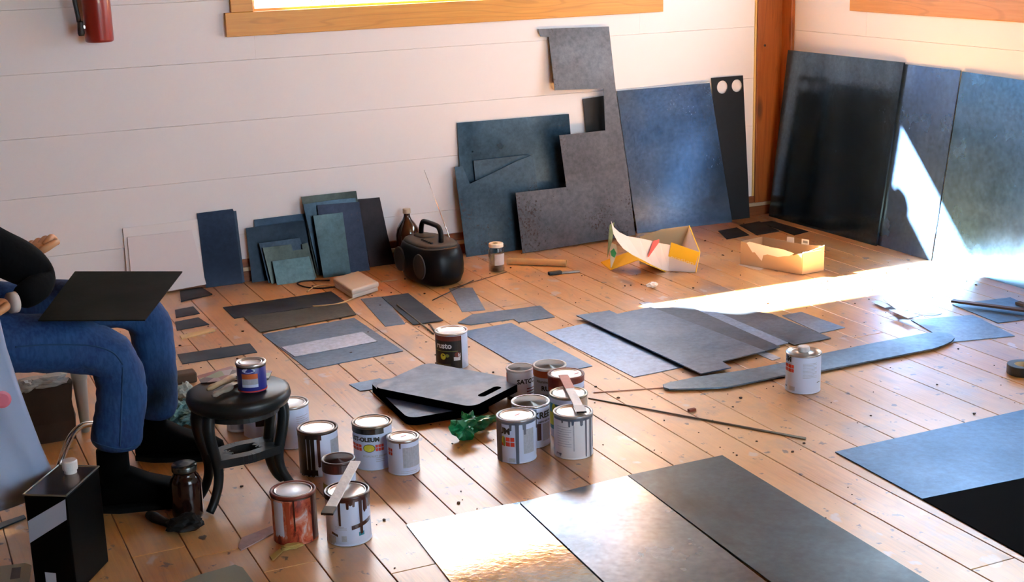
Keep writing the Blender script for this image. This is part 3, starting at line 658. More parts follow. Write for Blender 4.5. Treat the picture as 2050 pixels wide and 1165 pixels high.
def can(top_px, r, h, label, body='white', decals=(), rim=tin, lid='film', z0=0., base=None, lidmat=None, mark=None, cap=False, name='paint_can', group=None, handle=False):
    c = base.copy() if base is not None else fl(*top_px, z0+h); c.z = z0+.0004
    phi = math.atan2(-c.y, -c.x)
    e = empty(name, c, label, 'can', group)
    bodym = paint[body]
    N = 40
    G().lathe([(r-.004, .0015), (r-.001, 0), (r+.0006, .001), (r+.0006, .003), (r-.0006, .0045), (r-.0002, .0055), (r-.0002, h-.0075), (r-.0008, h-.0065), (r-.002, h-.006)], c, N, caps=True).out('can_body', bodym, e, smooth=True)
    if not cap:
        G().lathe([(r-.0006, h-.0075), (r+.0016, h-.006), (r+.0022, h-.003), (r+.0014, h), (r-.001, h+.0004), (r-.0048, h-.0004), (r-.0056, h-.0065), (r-.0030, h-.0074), (r-.0006, h-.0075)], c, N, caps=False).out('rim', rim, e, smooth=True)
        if lid == 'film':
            G().lathe([(r-.0060, h-.0062), (r-.0072, h-.0062), (r-.0080, h-.0006), (r-.0100, h-.0004), (r-.0115, h-.0030), (r-.013, h-.0034), (.001, h-.003)], c, N, caps=True).out('lid', lidmat or lidw, e, smooth=True)
        elif lid == 'open':
            G().lathe([(r-.0052, h-.001), (r-.0095, h-.0012), (r-.0105, h-.004), (r-.0095, h-.012), (r-.003, h-.014), (r-.003, h-.032), (.001, h-.032)], c, N, caps=True).out('inner_rim', lidmat or tin, e, smooth=True)
            G().lathe([(r-.0032, h-.031), (.001, h-.0305)], c, N).out('paint_surface', plain('paint inside', (.62, .60, .60), .15), e, smooth=True)
    else:
        G().lathe([(r-.0006, h-.0075), (r+.0016, h-.006), (r+.0018, h-.003), (r+.0006, h-.001), (r-.002, h-.002), (r-.003, h-.0045), (.022, h-.0015), (.020, h), (.012, h)], c, N).out('rim', tin, e, smooth=True)
        G().lathe([(.0175, h-.0005), (.0185, h+.002), (.0185, h+.012), (.0165, h+.0155), (.006, h+.016)], c, 24).out('cap', plain('cap white', (.72, .70, .70), .5, noise=.15, nscale=60), e, smooth=False)
    gs = {}
    for d in decals:
        k, m = d[0], d[1]
        if k == 'text':
            text_on(e, c, r, phi, d[2], d[3]*h, d[4], d[5], paint[m], d[6] if len(d) > 6 else .0004); continue
        nm = {'p': 'label_panel', 'd': 'paint_drip', 'o': 'label_emblem', 's': 'label_panel', 'w': 'paint_smear'}[k]
        g = gs.setdefault((nm, m, len(gs)), G())
        if k == 'p': patch(g, c, r, phi, d[2], d[3], d[4]*h, d[5]*h, d[6] if len(d) > 6 else .0004)
        if k == 'w': patch(g, c, r, phi, d[2], d[3], d[4]*h, d[5]*h, d[6] if len(d) > 6 else .0006, wob=.006, seed=int(d[2]*100)+3, n=14)
        if k == 's': patch(g, c, r, phi, d[2], d[3], d[4]*h, d[5]*h, .0007, slant=d[6])
        if k == 'd': drip(g, c, r, phi, d[2], d[3], d[4]*h, d[5]*h)
        if k == 'o':
            a0 = phi+math.asin(d[2]); R1, R2 = d[4], d[5]; vs = [c+V(math.cos(a0+R1*math.cos(t_)/r)*(r+d[6]), math.sin(a0+R1*math.cos(t_)/r)*(r+d[6]), d[3]*h+R2*math.sin(t_)) for t_ in [2*math.pi*k_/24 for k_ in range(24)]]
            g.add(vs, [list(range(24))])
    for (nm, m, _), g in gs.items(): g.out(nm, paint[m], e)
    if mark:
        q = c+V(mark[0], mark[1], h-.0024); d = V(.010, .004, 0); s = V(-.001, .0025, 0)
        G().add([q-d-s, q+d-s, q+d+s, q-d+s], [(0, 1, 2, 3)]).out('lid_mark', paint['pink'], e)
    return e
def grid(u0_, z0_, nu, nz, w, hgt, gapu, gapz, m='red'):
    return [('p', m, u0_+i*(w+gapu), u0_+i*(w+gapu)+w, z0_+j_*(hgt+gapz), z0_+j_*(hgt+gapz)+hgt, .0005) for i in range(nu) for j_ in range(nz)]
def smear():
    m, n, l, b = nmat('smeared red label'); tc = n.new('ShaderNodeTexCoord')
    a_ = noise(n, l, mapped(n, l, tc.outputs['Object'], (1, 1, .7)), 32, 6, .62, .8)
    c = ramp(n, l, a_, [(.36, (.18, .02, .012)), (.44, (.50, .07, .03)), (.53, (.58, .16, .08)), (.6, (.62, .34, .30)), (.68, (.66, .62, .66))])
    l.new(c, b.inputs['Base Color']); b.inputs['Roughness'].default_value = .5; return m
paint['smear'] = smear()
QR, QH, NR, NH = .0535, .124, .0425, .098
smallprint = lambda u0_, u1_, z0_, z1_: [('p', 'greyt', u0_, u1_, z0_, z1_, .0003)]
lines = lambda u0_, u1_, z0_, z1_, n_: [('p', 'greyt', u0_, u1_-(.12*(i % 3 == 2)), z0_+(z1_-z0_)*i/n_, z0_+(z1_-z0_)*i/n_+.012, .0004) for i in range(n_)]
can((586, 979), QR, QH, 'can smeared with rusty red paint, front left of the stool group', 'smear', rim=paint['redrim'], decals=[
    ('w', 'white', -.88, -.50, .17, .88), ('p', 'brown', .74, 1.5, .02, .95), ('p', 'brown', -1.3, 1.3, .92, .965, .0012),
    ('d', 'brown', -.02, .004, .3, .93), ('d', 'rust', -.3, .01, .1, .9)], lidmat=plain('lid silver smeared', (.62, .62, .66), .25, .5, noise=.25, nscale=25))
can((694, 980), QR, QH, 'white can with dark brown drips and a brown bar, front right of stool group', 'white', rim=paint['brown'], decals=[
    ('p', 'brown', -1.4, 1.4, .90, .965, .0012), ('d', 'brown', -.38, .006, .42, .93), ('d', 'brown', -.02, .007, .76, .93), ('d', 'brown', .12, .009, .83, .93), ('d', 'brown', .25, .007, .80, .93), ('d', 'brown', .55, .009, .22, .93),
    ('w', 'brown', .66, 1.0, .68, .93), ('s', 'brown', .12, .93, .335, .42, .010), ('s', 'brown', -.75, -.5, .24, .29, -.006), ('p', 'teal', .42, .66, .19, .27), *lines(-.6, -.1, .34, .42, 3), ('p', 'greyt', -.35, -.12, .10, .22), ('w', 'greyt', -.9, -.6, .04, .2)])
can((677, 917), NR, NH, 'small open can with dark brown collar behind the drip can and stick', 'white', rim=paint['brown'], lid='open', lidmat=paint['brown'], decals=[
    ('p', 'brown', -1.5, 1.5, .70, .96, .0008), ('p', 'olive', -1.5, 1.5, .08, .38)])
can((635, 854.5), QR, QH, 'white can with heavy black drips behind the front cans', 'white', rim=plain('rim dark', (.08, .05, .04), .3, .7), decals=[
    ('p', 'black2', -1.4, .1, .86, .965, .0012), ('p', 'black2', -1.5, -.62, .02, .9, .0005), ('d', 'black2', -.5, .010, .05, .93), ('d', 'black2', -.3, .011, .12, .93), ('d', 'brown', .0, .009, .22, .93), ('d', 'black2', -.68, .006, .1, .9),
    ('p', 'brown', .0, .16, .84, .95, .0014), ('w', 'black2', -1.3, -.1, .0, .16), ('d', 'black2', .18, .004, .1, .2), ('p', 'greyt', .6, 1.3, .15, .8)])
can((744, 842.5), QR, QH, 'white can with black band and yellow oval emblem, rear of stool group', 'white', rim=plain('rim brownish', (.22, .17, .13), .3, .8), decals=[
    ('p', 'black2', -1.4, .56, .83, .965, .0012), ('text', 'black', -.55, .71, .0165, 'RUST-OLEUM', .0009), *grid(.12, .45, 3, 2, .12, .065, .025, .015), *grid(-.98, .45, 3, 2, .12, .065, .025, .015),
    ('o', 'black', -.20, .52, .0165, .0115, .0008), ('o', 'yellow', -.20, .52, .0148, .0100, .0011), ('text', 'greyt', .12, .33, .0075, 'STOPS RUST ENAMEL', .0002), *lines(.1, .55, .2, .33, 3)])
can((806, 872.5), NR, NH, 'smaller white can with a text panel beside the yellow oval can', 'white', decals=[
    ('p', 'greyt', -.05, .98, .22, .80), *grid(-.92, .56, 2, 2, .10, .09, .03, .02), ('d', 'brown', -.2, .004, .78, .95), *lines(-.2, .8, .06, .16, 2)], mark=(.004, .004))
can((579, 805), QR, QH, 'white can with pink lid mark right of the stool', 'white', decals=[*lines(.3, .9, .6, .8, 4)], mark=(-.012, -.006))
can((557, 790), QR-.003, QH, 'white can with red panel behind the pink marked one', 'white', decals=[('p', 'red', -1.0, -.4, .62, .84), ('p', 'black2', -.7, 1.2, .72, .96, .0009), ('p', 'brown', -.3, .3, .3, .8, .0008)], base=V(.914, 3.795, 0))
cb = fl(480, 866); cb = cb+V(cb.x, cb.y, 0).normalized()*.037
can(None, .036, .085, 'small can with pale label and gold edge under the stool', 'cream', decals=[('p', 'greyt', -.7, .35, .1, .62), ('p', 'olive', .45, .66, .02, .9)], base=cb)
can((903, 660), QR, QH, 'can with black label and white word left of the long sheet', 'white', rim=plain('rim pale', (.6, .57, .54), .3, .7), decals=[
    ('p', 'black', -1.3, .60, .0, .80, .0004), ('p', 'redrim', -1.3, .60, .80, .93, .0005), ('text', 'cream', -.52, .665, .027, 'rusto', .0008), ('p', 'olive', -.95, .35, .51, .525, .0008),
    ('o', 'yellow', -.55, .37, .010, .011, .0008), ('o', 'olive', -.3, .40, .007, .006, .0008), ('p', 'cream', .1, .5, .26, .36, .0008), ('o', 'redrim', .33, .42, .010, .009, .0010), ('p', 'cream', .38, .52, .33, .46, .0008), ('p', 'olive', -1.2, -.1, .14, .15, .0008)])
can((1041, 734.5), NR, NH, 'small open topped white can with black word behind the pads', 'cream', rim=plain('rim white', (.7, .66, .64), .4), lid='open', decals=[
    ('text', 'black', .50, .63, .020, 'SATCO', .0007), ('p', 'brown', -1.3, 1.3, .0, .13, .0008), *[('p', 'redrim', .45, 1.1, .2+.09*i, .235+.09*i, .0007) for i in range(3)], ('p', 'orange', -1.1, -.93, .1, .85)])
can((1100, 729), .050, QH, 'open white can with orange band behind the red rimmed can', 'white', rim=plain('rim white', (.7, .66, .64), .4), lid='open', decals=[
    ('p', 'orange', -1.4, 1.4, .76, .93, .0005), ('text', 'black', .05, .49, .021, 'RUCO', .0007), ('text', 'slate', -.1, .66, .012, 'Aluminum Paint', .0003), ('text', 'slate', .05, .33, .010, 'industrial enamel', .0003)])
can((1133, 747), QR, QH, 'can with reddish brown rim and collar at the back right of middle group', 'white', rim=paint['redrim'], decals=[
    ('p', 'redrim', -1.4, 1.4, .84, .965, .0010), ('w', 'redrim', -1.3, .2, .62, .88), ('p', 'rust', -.95, -.6, .5, .72, .0008), ('p', 'greyt', .5, 1.2, .1, .7)], mark=(.03, -.01))
can((1138, 785.5), QR, QH, 'can with blue and yellow label behind the slate dripped can', 'white', rim=plain('rim olive', (.30, .30, .24), .3, .8), decals=[
    ('p', 'teal', -1.3, .25, .2, .82), ('o', 'yellow', -.78, .66, .010, .02, .0009), ('p', 'yellow', -1.0, -.8, .3, .6, .0008), ('p', 'steelw', .5, 1.3, .0, .95)])
can((1147, 822), QR, QH, 'white can with slate drips at its right, front right of middle group', 'cream', rim=plain('rim grey', (.35, .36, .38), .35, .6), decals=[
    ('p', 'slate', -.95, 1.1, .895, .965, .0011), ('d', 'slate', -.55, .006, .84, .93), ('d', 'slate', -.2, .006, .76, .93), ('d', 'slate', -.02, .007, .80, .93), ('d', 'slate', .42, .009, .78, .93), ('d', 'slate', .64, .005, .04, .93), ('d', 'slate', .86, .010, .0, .93),
    ('d', 'slate', .97, .006, .2, .93), *lines(-.8, -.1, .30, .80, 9), ('p', 'greyt', .0, .05, .2, .8), ('w', 'slate', -.85, -.6, .09, .13)])
can((1062, 802), QR, QH, 'open silver rimmed can behind the slate striped can', 'white', rim=plain('rim silver', (.55, .56, .60), .25, .85), lid='open', decals=[
    ('text', 'black', .62, .76, .026, 'KREE', .0009), ('text', 'black', .72, .62, .009, 'paint and co', .0003), ('p', 'brown', .30, .52, .18, .58, .0007), ('p', 'slate', .1, .3, .5, .93), ('p', 'greyt', .6, .95, .15, .56)])
can((1033, 829.5), QR, QH, 'white can with slate stripe and red grid, front left of middle group', 'white', rim=plain('rim grey', (.35, .36, .38), .35, .6), decals=[
    ('p', 'slate', -1.5, 1.5, .90, .965, .0011), ('p', 'slate', -1.5, -.74, .0, .9, .0010), ('d', 'slate', .03, .010, .0, .93), ('d', 'slate', -.3, .007, .76, .93), ('d', 'slate', .42, .008, .66, .93), ('d', 'slate', .36, .006, .78, .93),
    ('text', 'black', -.62, .74, .024, 'UM', .0012), *grid(-.55, .40, 2, 2, .20, .095, .03, .02), ('p', 'red', -.8, -.6, .4, .6, .0003), ('o', 'yellow', -.66, .54, .006, .011, .0009), ('o', 'olive', -.62, .50, .004, .014, .0010), ('p', 'greyt', .35, .85, .22, .78), ('p', 'greyt', -.4, -.1, .03, .13)], mark=(.006, .004))
can((1609, 702.5), QR, QH, 'white screw top can with red grid standing on the blade shaped strip', 'white', cap=True, decals=[
    ('text', 'black', -.86, .86, .022, 'UM', .0012), *grid(-.98, .54, 3, 2, .14, .085, .02, .02), *lines(-.02, .75, .42, .82, 11), ('p', 'black', .78, .93, .27, .285), ('p', 'greyt', -.75, -.45, .07, .18), ('p', 'black', -.97, -.9, .12, .16)], z0=.0)
# stirring sticks
def stick(pa, pb, w, t, m1, label, tip, frac=.14, name='stirring_stick', extra=None):
    e = empty(name, (pa+pb)/2, label, 'stirring stick'); d = (pb-pa).normalized(); s = d.cross(V(0, 0, 1)).normalized()*w/2; up = s.cross(d).normalized()
    if up.z < 0: up = -up
    def seg(a, b_, k=1., off=0): return [pa+(pb-pa)*a-s*k+up*off, pa+(pb-pa)*a+s*k+up*off, pa+(pb-pa)*b_+s*k+up*off, pa+(pb-pa)*b_-s*k+up*off]
    G().prism(seg(0, 1), up*t).out('stick_wood', m1, e, bevel=.001)
    G().prism(seg(1-frac, 1.01, 1.12, -.001), up*(t+.0022)).out('paint_tip', tip, e, bevel=.001)
    if extra: G().prism(seg(-.01, extra[0], 1.08, -.0004), up*(t+.001)).out('paint_end', extra[1], e, bevel=.001)
    return e
st_m = plain('stick white paint', (.86, .86, .88), .45, noise=.12, nscale=45, bump=.8)
a = fl(1128, 753, QH+.004); b_ = fl(1164, 826, QH+.007)
stick(a, b_, .026, .0035, st_m, 'white paint coated stick across the right cans of middle group', paint['black2'], .16, extra=(.38, plain('stick pink paint', (.5, .17, .13), .5, noise=.3, nscale=40)))
a = fl(712, 925, .150); b_ = fl(655, 1030, .118)
stick(a, b_, .026, .004, st_m, 'white paint coated stick lying on the brown drip can', paint['black2'], .12)
flat('stirring_stick', [(476, 1094), (484, 1076), (545, 1052), (549, 1066), (482, 1101)], plain('stick lilac', (.42, .30, .30), .6, noise=.3, nscale=60), 'flat lilac stained stick on the floor left of the rusty can', 0, .003, 'stirring stick')
yl = empty('masking_tape', fl(570, 1100), 'torn yellow tape scrap in front of the rusty red can', 'tape scrap')
crumple('tape_fold', fl(583, 1099), .026, .010, .006, plain('yellow tape', (.42, .30, .09), .6), parent=yl, seed=21)
G().prism([fl(540, 1113, .004), fl(560, 1098, .006), fl(566, 1103, .006), fl(546, 1121, .004)], V(0, 0, -.002)).out('tape_end', MATS['yellow tape'], yl)

# ------------------------------------------------------------------ stool with things on it
SZ = .300
sc_ = fl(476.5, 777, SZ); sr = .132
stl = empty('round_stool', V(sc_.x, sc_.y, 0), 'low round black stool with curved legs holding the blue can', 'stool')
m_st = plain('stool black paint', (.006, .009, .011), .38, spec=.35, noise=.4, nscale=12)
G().lathe([(.02, SZ-.046), (sr-.022, SZ-.046), (sr-.006, SZ-.036), (sr, SZ-.020), (sr-.003, SZ-.006), (sr-.014, SZ), (.02, SZ-.002)], sc_*1-V(0, 0, SZ), 48).out('seat', m_st, stl, smooth=True)
G().lathe([(.094, SZ-.062), (.100, SZ-.062), (.100, SZ-.046), (.094, SZ-.046), (.094, SZ-.062)], V(sc_.x, sc_.y, 0), 40, caps=False).out('apron_ring', m_st, stl, smooth=False)
S0 = V(sc_.x, sc_.y, 0); angs = []
for (x, y) in ((425, 1030), (580, 985)):
    q = fl(x, y)-S0; angs.append(math.atan2(q.y, q.x))
fa, fb = angs; legs = [fa, fb, fa+math.pi, fb+math.pi]
for a in legs:
    d = V(math.cos(a), math.sin(a), 0)
    prof = [(.104, SZ-.044), (.110, SZ-.075), (.104, SZ-.12), (.093, .135), (.089, .10), (.095, .065), (.112, .030), (.130, .008)]
    path = smoothpath([S0+d*r_+V(0, 0, z_) for r_, z_ in prof], 4)
    n_ = len(path); rad = [.0165-.006*(i/n_) for i in range(n_)]
    G().tube(path, rad, 10).out('leg', m_st, stl, smooth=True)
ring = [S0+V(math.cos(t_)*.076, math.sin(t_)*.076, .118) for t_ in [2*math.pi*k/32 for k in range(33)]]
g = G()
for k in range(4):
    a = legs[k]; b2 = legs[(k+1) % 4]; 
    while b2 < a: b2 += 2*math.pi
    if b2-a > math.pi: continue
    pa = S0+V(math.cos(a)*.088, math.sin(a)*.088, .115); pb = S0+V(math.cos(b2)*.088, math.sin(b2)*.088, .115); mid = S0+V(math.cos((a+b2)/2)*.042, math.sin((a+b2)/2)*.042, .115)
    P_ = smoothpath([pa, (pa+mid)/2*1.0, mid, (pb+mid)/2, pb], 4)
    up = V(0, 0, .022)
    for i in range(len(P_)-1):
        d = (P_[i+1]-P_[i]).normalized(); s = d.cross(V(0, 0, 1))*.014
        g.prism([P_[i]-s, P_[i]+s, P_[i+1]+s, P_[i+1]-s], up)
g.out('stretcher', m_st, stl)
can((501.5, 723), .0365, .073, 'small blue can with silver lid standing on the stool', 'blue', z0=SZ+.0035, rim=plain('rim steel pale', (.62, .60, .58), .3, .8), lidmat=plain('lid silver', (.55, .53, .54), .3, .6), decals=[
    ('o', 'white', -.2, .80, .017, .006, .0007), ('p', 'orange', -.66, .40, .50, .68, .0005), ('p', 'greyt', -.66, .40, .30, .50, .0005), ('p', 'white', -.66, .40, .20, .30, .0005), ('p', 'black2', -1.4, 1.4, .86, .96, .0006), ('p', 'red', -1.4, 1.4, .025, .07, .0007)])
bpy.context.view_layer.update()
def on(x, y, z): return fl(x, y, z)
# magazine under the brushes
mg = empty('magazine', on(440, 752, SZ), 'folded printed paper on the stool behind the brushes', 'magazine')
mp, n, l, b = nmat('magazine print'); tc = n.new('ShaderNodeTexCoord'); vo = n.new('ShaderNodeTexVoronoi'); vo.inputs['Scale'].default_value = 22; l.new(tc.outputs['Object'], vo.inputs['Vector'])
sp_ = n.new('ShaderNodeSeparateColor'); l.new(vo.outputs['Color'], sp_.inputs[0])
l.new(ramp(n, l, sp_.outputs[0], [(0, (.06, .06, .07)), (.35, (.35, .12, .10)), (.5, (.4, .4, .44)), (.7, (.20, .28, .14)), (1, (.5, .5, .52))]), b.inputs['Base Color']); b.inputs['Roughness'].default_value = .35
G().prism([on(395, 752, SZ+.003), on(462, 733, SZ+.003), on(545, 742, SZ+.003), on(538, 756, SZ+.003), on(402, 766, SZ+.003)], V(0, 0, -.0022)).out('page', mp, mg)
def brush(a, b_, c, label, mh, mb, wb=.022):
    e = empty('paint_brush', (a+b_)/2, label, 'brush'); d = (b_-a)
    G().tube([a, a+d*.15, a+d*.5, a+d*.85, b_], [.004, .008, .0065, .010, .009], 10).out('handle', mh, e, smooth=True)
    dd = (c-b_).normalized(); s = dd.cross(V(0, 0, 1)).normalized(); up = V(0, 0, 1)
    G().prism([b_-s*.010-up*.005, b_+s*.010-up*.005, b_+s*.010+up*.005, b_-s*.010+up*.005], dd*.018).out('ferrule', tin, e)
    b2 = b_+dd*.018
    G().prism([b2-s*wb/2-up*.005, b2+s*wb/2-up*.005, b2+s*wb/2+up*.005, b2-s*wb/2+up*.005], (c-b2)).out('bristles', mb, e)
    return e
mh1 = plain('brush handle wood', (.45, .30, .16), .5, noise=.3, nscale=50); mb1 = plain('bristles pale', (.42, .33, .22), .8)
brush(on(415, 779, SZ+.020), on(468, 755, SZ+.016), on(480, 750, SZ+.016), 'brush with pale tan handle on the stool, rear of two', mh1, mb1)
brush(on(426, 792, SZ+.012), on(462, 774, SZ+.012), on(474, 768, SZ+.012), 'brush with greyish handle on the stool, front of two', plain('brush handle grey', (.33, .27, .22), .5, noise=.3, nscale=50), mb1)

# dark jar and black brush near the stool foot
p = fl(379, 1046); p = p+V(p.x, p.y, 0).normalized()*.040; p.z = .0005
jr = empty('dark_bottle', p, 'dark brown glass jar with metal lid left of the stool leg', 'jar')
G().lathe([(.030, 0), (.037, .003), (.039, .012), (.039, .095), (.033, .110), (.028, .116), (.028, .124), (.02, .124)], p, 32).out('jar_body', plain('brown glass', (.014, .004, .003), .15, spec=.4), jr, smooth=True)
G().lathe([(.031, .1242), (.0315, .126), (.0315, .138), (.029, .141), (.01, .1405)], p, 32).out('jar_lid', plain('dark lid', (.08, .085, .08), .25, .8), jr, smooth=True)
bb = plain('black brush paint', (.002, .002, .002), .6, spec=.25)
e = empty('black_brush', fl(345, 1055), 'black paint soaked brush on the floor before the dark jar', 'brush')
a, b_, c = fl(298, 1040), fl(350, 1062), fl(398, 1056); a.z = .013; b_.z = .012; c.z = .010
G().tube([a, a+(b_-a)*.25, a+(b_-a)*.7, b_], [.010, .014, .010, .013], 12).out('handle', bb, e, smooth=True)
crumple('bristles', fl(372, 1064), .042, .030, .020, bb, parent=e, seed=31, amp=.3)

# teal cloth behind the stool, brown block
cm = plain('teal cloth', (.10, .24, .26), .8, noise=.35, nscale=25)
cs = empty('shop_cloth', fl(385, 840), 'crumpled teal and white cloth on the floor behind the stool', 'cloth')
for k, (x, y, sx, sy, sz, sd, mt) in enumerate(((400, 852, .050, .045, .022, 41, cm), (362, 846, .045, .05, .024, 42, cm), (368, 812, .035, .035, .030, 43, plain('pale cloth', (.40, .46, .44), .8, noise=.3)), (395, 828, .045, .03, .022, 44, cm), (418, 846, .03, .03, .018, 45, cm))):
    crumple('cloth_fold', fl(x, y), sx, sy, sz, mt, parent=cs, seed=sd, amp=.5, sub=4)
p = fl(374, 768); e = tag(G().box((p.x-.045, p.y-.005, 0), (p.x+.035, p.y+.05, .035)).out('brown_box', plain('brown block', (.07, .045, .03), .8), bevel=.006), 'dull brown block on the floor behind the teal cloth', 'block')

# ------------------------------------------------------------------ white device, cables
P4 = [fl(*q, .040) for q in ((666, 556), (718, 541), (759, 564), (704, 581))]
e = empty('power_adapter', sum((Vector((q.x, q.y, 0)) for q in P4), Vector())/4, 'off white flat plastic box with cord left of the radio', 'device')
m_dev = plain('off white plastic', (.52, .49, .44), .45, noise=.06, nscale=8)
g = G().prism(P4, V(0, 0, -.022)); g.out('housing_top', m_dev, e, bevel=.008, seg=3)
cc_ = e.location; P5 = [cc_+(Vector((q.x, q.y, 0))-cc_)*.95 for q in P4]
G().prism([V(q.x, q.y, .0185) for q in P5], V(0, 0, -.0175)).out('housing_base', m_dev, e, bevel=.005, seg=2)
def cord(pts, r_, mat, label, name='cord'):
    P_ = [fl(*q, r_) for q in pts]; return tag(G().tube(smoothpath(P_, 6), r_, 8).out(name, mat, smooth=True), label, 'cord')
m_cr = plain('cream cord', (.50, .38, .20), .5)
cord([(716, 588), (704, 598), (680, 607), (655, 611), (626, 613)], .003, m_cr, 'cream cord curling below the white plastic box')
cord([(668, 573), (650, 571), (630, 574), (615, 584)], .003, m_cr, 'cream cord leaving the white box to the left')
cord([(672, 574), (640, 577), (610, 574), (595, 567), (612, 562), (660, 561)], .003, MATS['black rubber'], 'black cord loop left of the white plastic box')
cord([(762, 564), (778, 562), (795, 560)], .0025, m_cr, 'cream cord between the white box and the radio')

# ------------------------------------------------------------------ portable radio
bc = (fl(846, 575)+V(.035, .135, 0)); bc = V(2.03, 5.245, 0)
rd = empty('portable_radio', bc, 'black rounded portable radio with carrying handle by the back wall', 'radio')
ax = V(.10, -1, 0).normalized(); ay = V(-ax.y, ax.x, 0)
def sup(w, d, z, n=40, e_=2.7, shift=V(0, 0, 0)):
    out = []
    for k in range(n):
        t_ = 2*math.pi*k/n; c_, s_ = math.cos(t_), math.sin(t_)
        out.append(bc+ax*(math.copysign(abs(c_)**(2/e_), c_)*w/2)+ay*(math.copysign(abs(s_)**(2/e_), s_)*d/2)+V(0, 0, z)+shift)
    return out
def loft(rings):
    g = G(); n = len(rings[0]); vs = [p for r_ in rings for p in r_]; fs = []
    for i in range(len(rings)-1):
        for k in range(n): fs.append((i*n+k, i*n+(k+1) % n, (i+1)*n+(k+1) % n, (i+1)*n+k))
    fs.append(list(range(n))[::-1]); fs.append([(len(rings)-1)*n+k for k in range(n)]); return g.add(vs, fs)
BW, BD = .345, .205
m_rad = plain('radio plastic', (.0015, .002, .004), .36, spec=.2); m_rtop = plain('radio top grey', (.03, .03, .028), .6, noise=.3, nscale=30)  # top panel and buttons a lighter mottled grey than the body
loft([sup(BW*.82, BD*.8, .001), sup(BW*.90, BD*.9, .010), sup(BW*.99, BD, .045), sup(BW, BD*1.02, .080), sup(BW*.97, BD, .120), sup(BW*.88, BD*.93, .150), sup(BW*.84, BD*.88, .157)]).out('radio_body', m_rad, rd, smooth=True)
loft([sup(BW*.84, BD*.88, .157), sup(BW*.80, BD*.84, .166), sup(BW*.70, BD*.72, .171), sup(BW*.4, BD*.4, .174)]).out('top_panel', m_rtop, rd, smooth=True)
loft([sup(.11, .075, .171, shift=-ax*.055), sup(.105, .07, .178, shift=-ax*.055), sup(.09, .06, .180, shift=-ax*.055)]).out('disc_cover', m_rtop, rd, smooth=True)
for k in range(5):
    c_ = bc+ax*(.055+.02*(k-2))-ay*(.045)+V(0, 0, .170); G().lathe([(.006, 0), (.006, .008), (.004, .009)], c_, 12).out('button', m_rtop, rd)
hpts = [bc-ax*.085+V(0, 0, .165), bc-ax*.080+V(0, 0, .205), bc-ax*.062+V(0, 0, .232), bc-ax*.03+V(0, 0, .236), bc+ax*.05+V(0, 0, .236), bc+ax*.080+V(0, 0, .230), bc+ax*.096+V(0, 0, .205), bc+ax*.092+V(0, 0, .165)]
G().tube(smoothpath(hpts, 4), .0105, 12).out('handle', m_rad, rd, smooth=True)
for s_ in (-1, 1):
    cf = bc-ay*(BD*.485)+ax*(s_*BW*.26)+V(0, 0, .083)
    G().lathe([(.052, 0), (.050, .006), (.042, .004), (.008, .003)], cf-V(0, 0, 0), 28, tuple(-ay)).out('speaker_grille', plain('grille', (.02, .021, .024), .55), rd, smooth=True)
ant = [at(911, 505, 5.24), at(911, 505, 5.24)*.5+at(849, 340, 5.57)*.5, at(849, 340, 5.57)]
G().tube(ant, [.003, .0022, .0012], 8).out('antenna', MATS['chrome'], rd, smooth=True)
# brown bottle behind
p = at(816, 465, 5.535); p.z = 0; bt = empty('brown_bottle', p, 'brown glass bottle with pale cap behind the radio', 'bottle')
G().lathe([(.044, .0005), (.050, .004), (.052, .02), (.052, .135), (.047, .160), (.034, .182), (.020, .200), (.0145, .214), (.014, .2245), (.0155, .226)], p, 32).out('bottle_body', plain('amber glass', (.05, .014, .006), .06, coat=.6), bt, smooth=True)
G().lathe([(.016, .2262), (.017, .228), (.017, .245), (.015, .247)], p, 24).out('cap', plain('pale cap', (.55, .46, .33), .5), bt)

# ------------------------------------------------------------------ glass jar, cardboard tube
p = fl(996, 546)+V(.012, .034, 0); p.z = .0005; jr = empty('glass_jar', p, 'clear glass jar with white lid and paper label', 'jar')
mg_ = bpy.data.materials.new('jar glass'); mg_.use_nodes = True; n = mg_.node_tree.nodes; l = mg_.node_tree.links; n.remove(n['Principled BSDF'])
tr_ = n.new('ShaderNodeBsdfTransparent'); tr_.inputs[0].default_value = (.86, .90, .88, 1); go = n.new('ShaderNodeBsdfGlossy'); go.inputs['Roughness'].default_value = .04; ms_ = n.new('ShaderNodeMixShader'); lw = n.new('ShaderNodeLayerWeight'); lw.inputs[0].default_value = .35
l.new(lw.outputs['Facing'], ms_.inputs[0]); l.new(tr_.outputs[0], ms_.inputs[1]); l.new(go.outputs[0], ms_.inputs[2]); l.new(ms_.outputs[0], n['Material Output'].inputs['Surface'])
r = .0335
G().lathe([(r-.006, 0), (r-.001, .002), (r, .008), (r, .090), (r-.004, .100), (r-.005, .112), (r-.0075, .112), (r-.0065, .100), (r-.0025, .089), (r-.0025, .008), (r-.006, .004), (.002, .004)], p, 32).out('jar_body', mg_, jr, smooth=True)
G().lathe([(r-.003, .104), (r-.0022, .105), (r-.0022, .118), (r-.005, .1205), (.012, .1195)], p, 32).out('jar_lid', plain('lid cream', (.80, .78, .70), .5), jr)
phi = math.atan2(-p.y, -p.x); g = G(); patch(g, p, r, phi, -.25, .95, .030, .078, .0005); g.out('paper_label', plain('paper label', (.58, .54, .53), .7, noise=.1, nscale=40), jr)
G().lathe([(.001, .0045), (r-.004, .0045), (r-.004, .016), (.001, .018)], p, 24).out('sediment', plain('sediment', (.16, .07, .03), .8), jr)
G().add([p+V(math.cos(t_)*.012-.004, math.sin(t_)*.012, .1207) for t_ in [k*math.pi/3 for k in range(6)]], [list(range(6))]).out('lid_print', plain('lid print', (.1, .12, .05), .5), jr)
a, b_ = fl(1016, 523, .014), fl(1134, 527, .014); d = (b_-a).normalized()
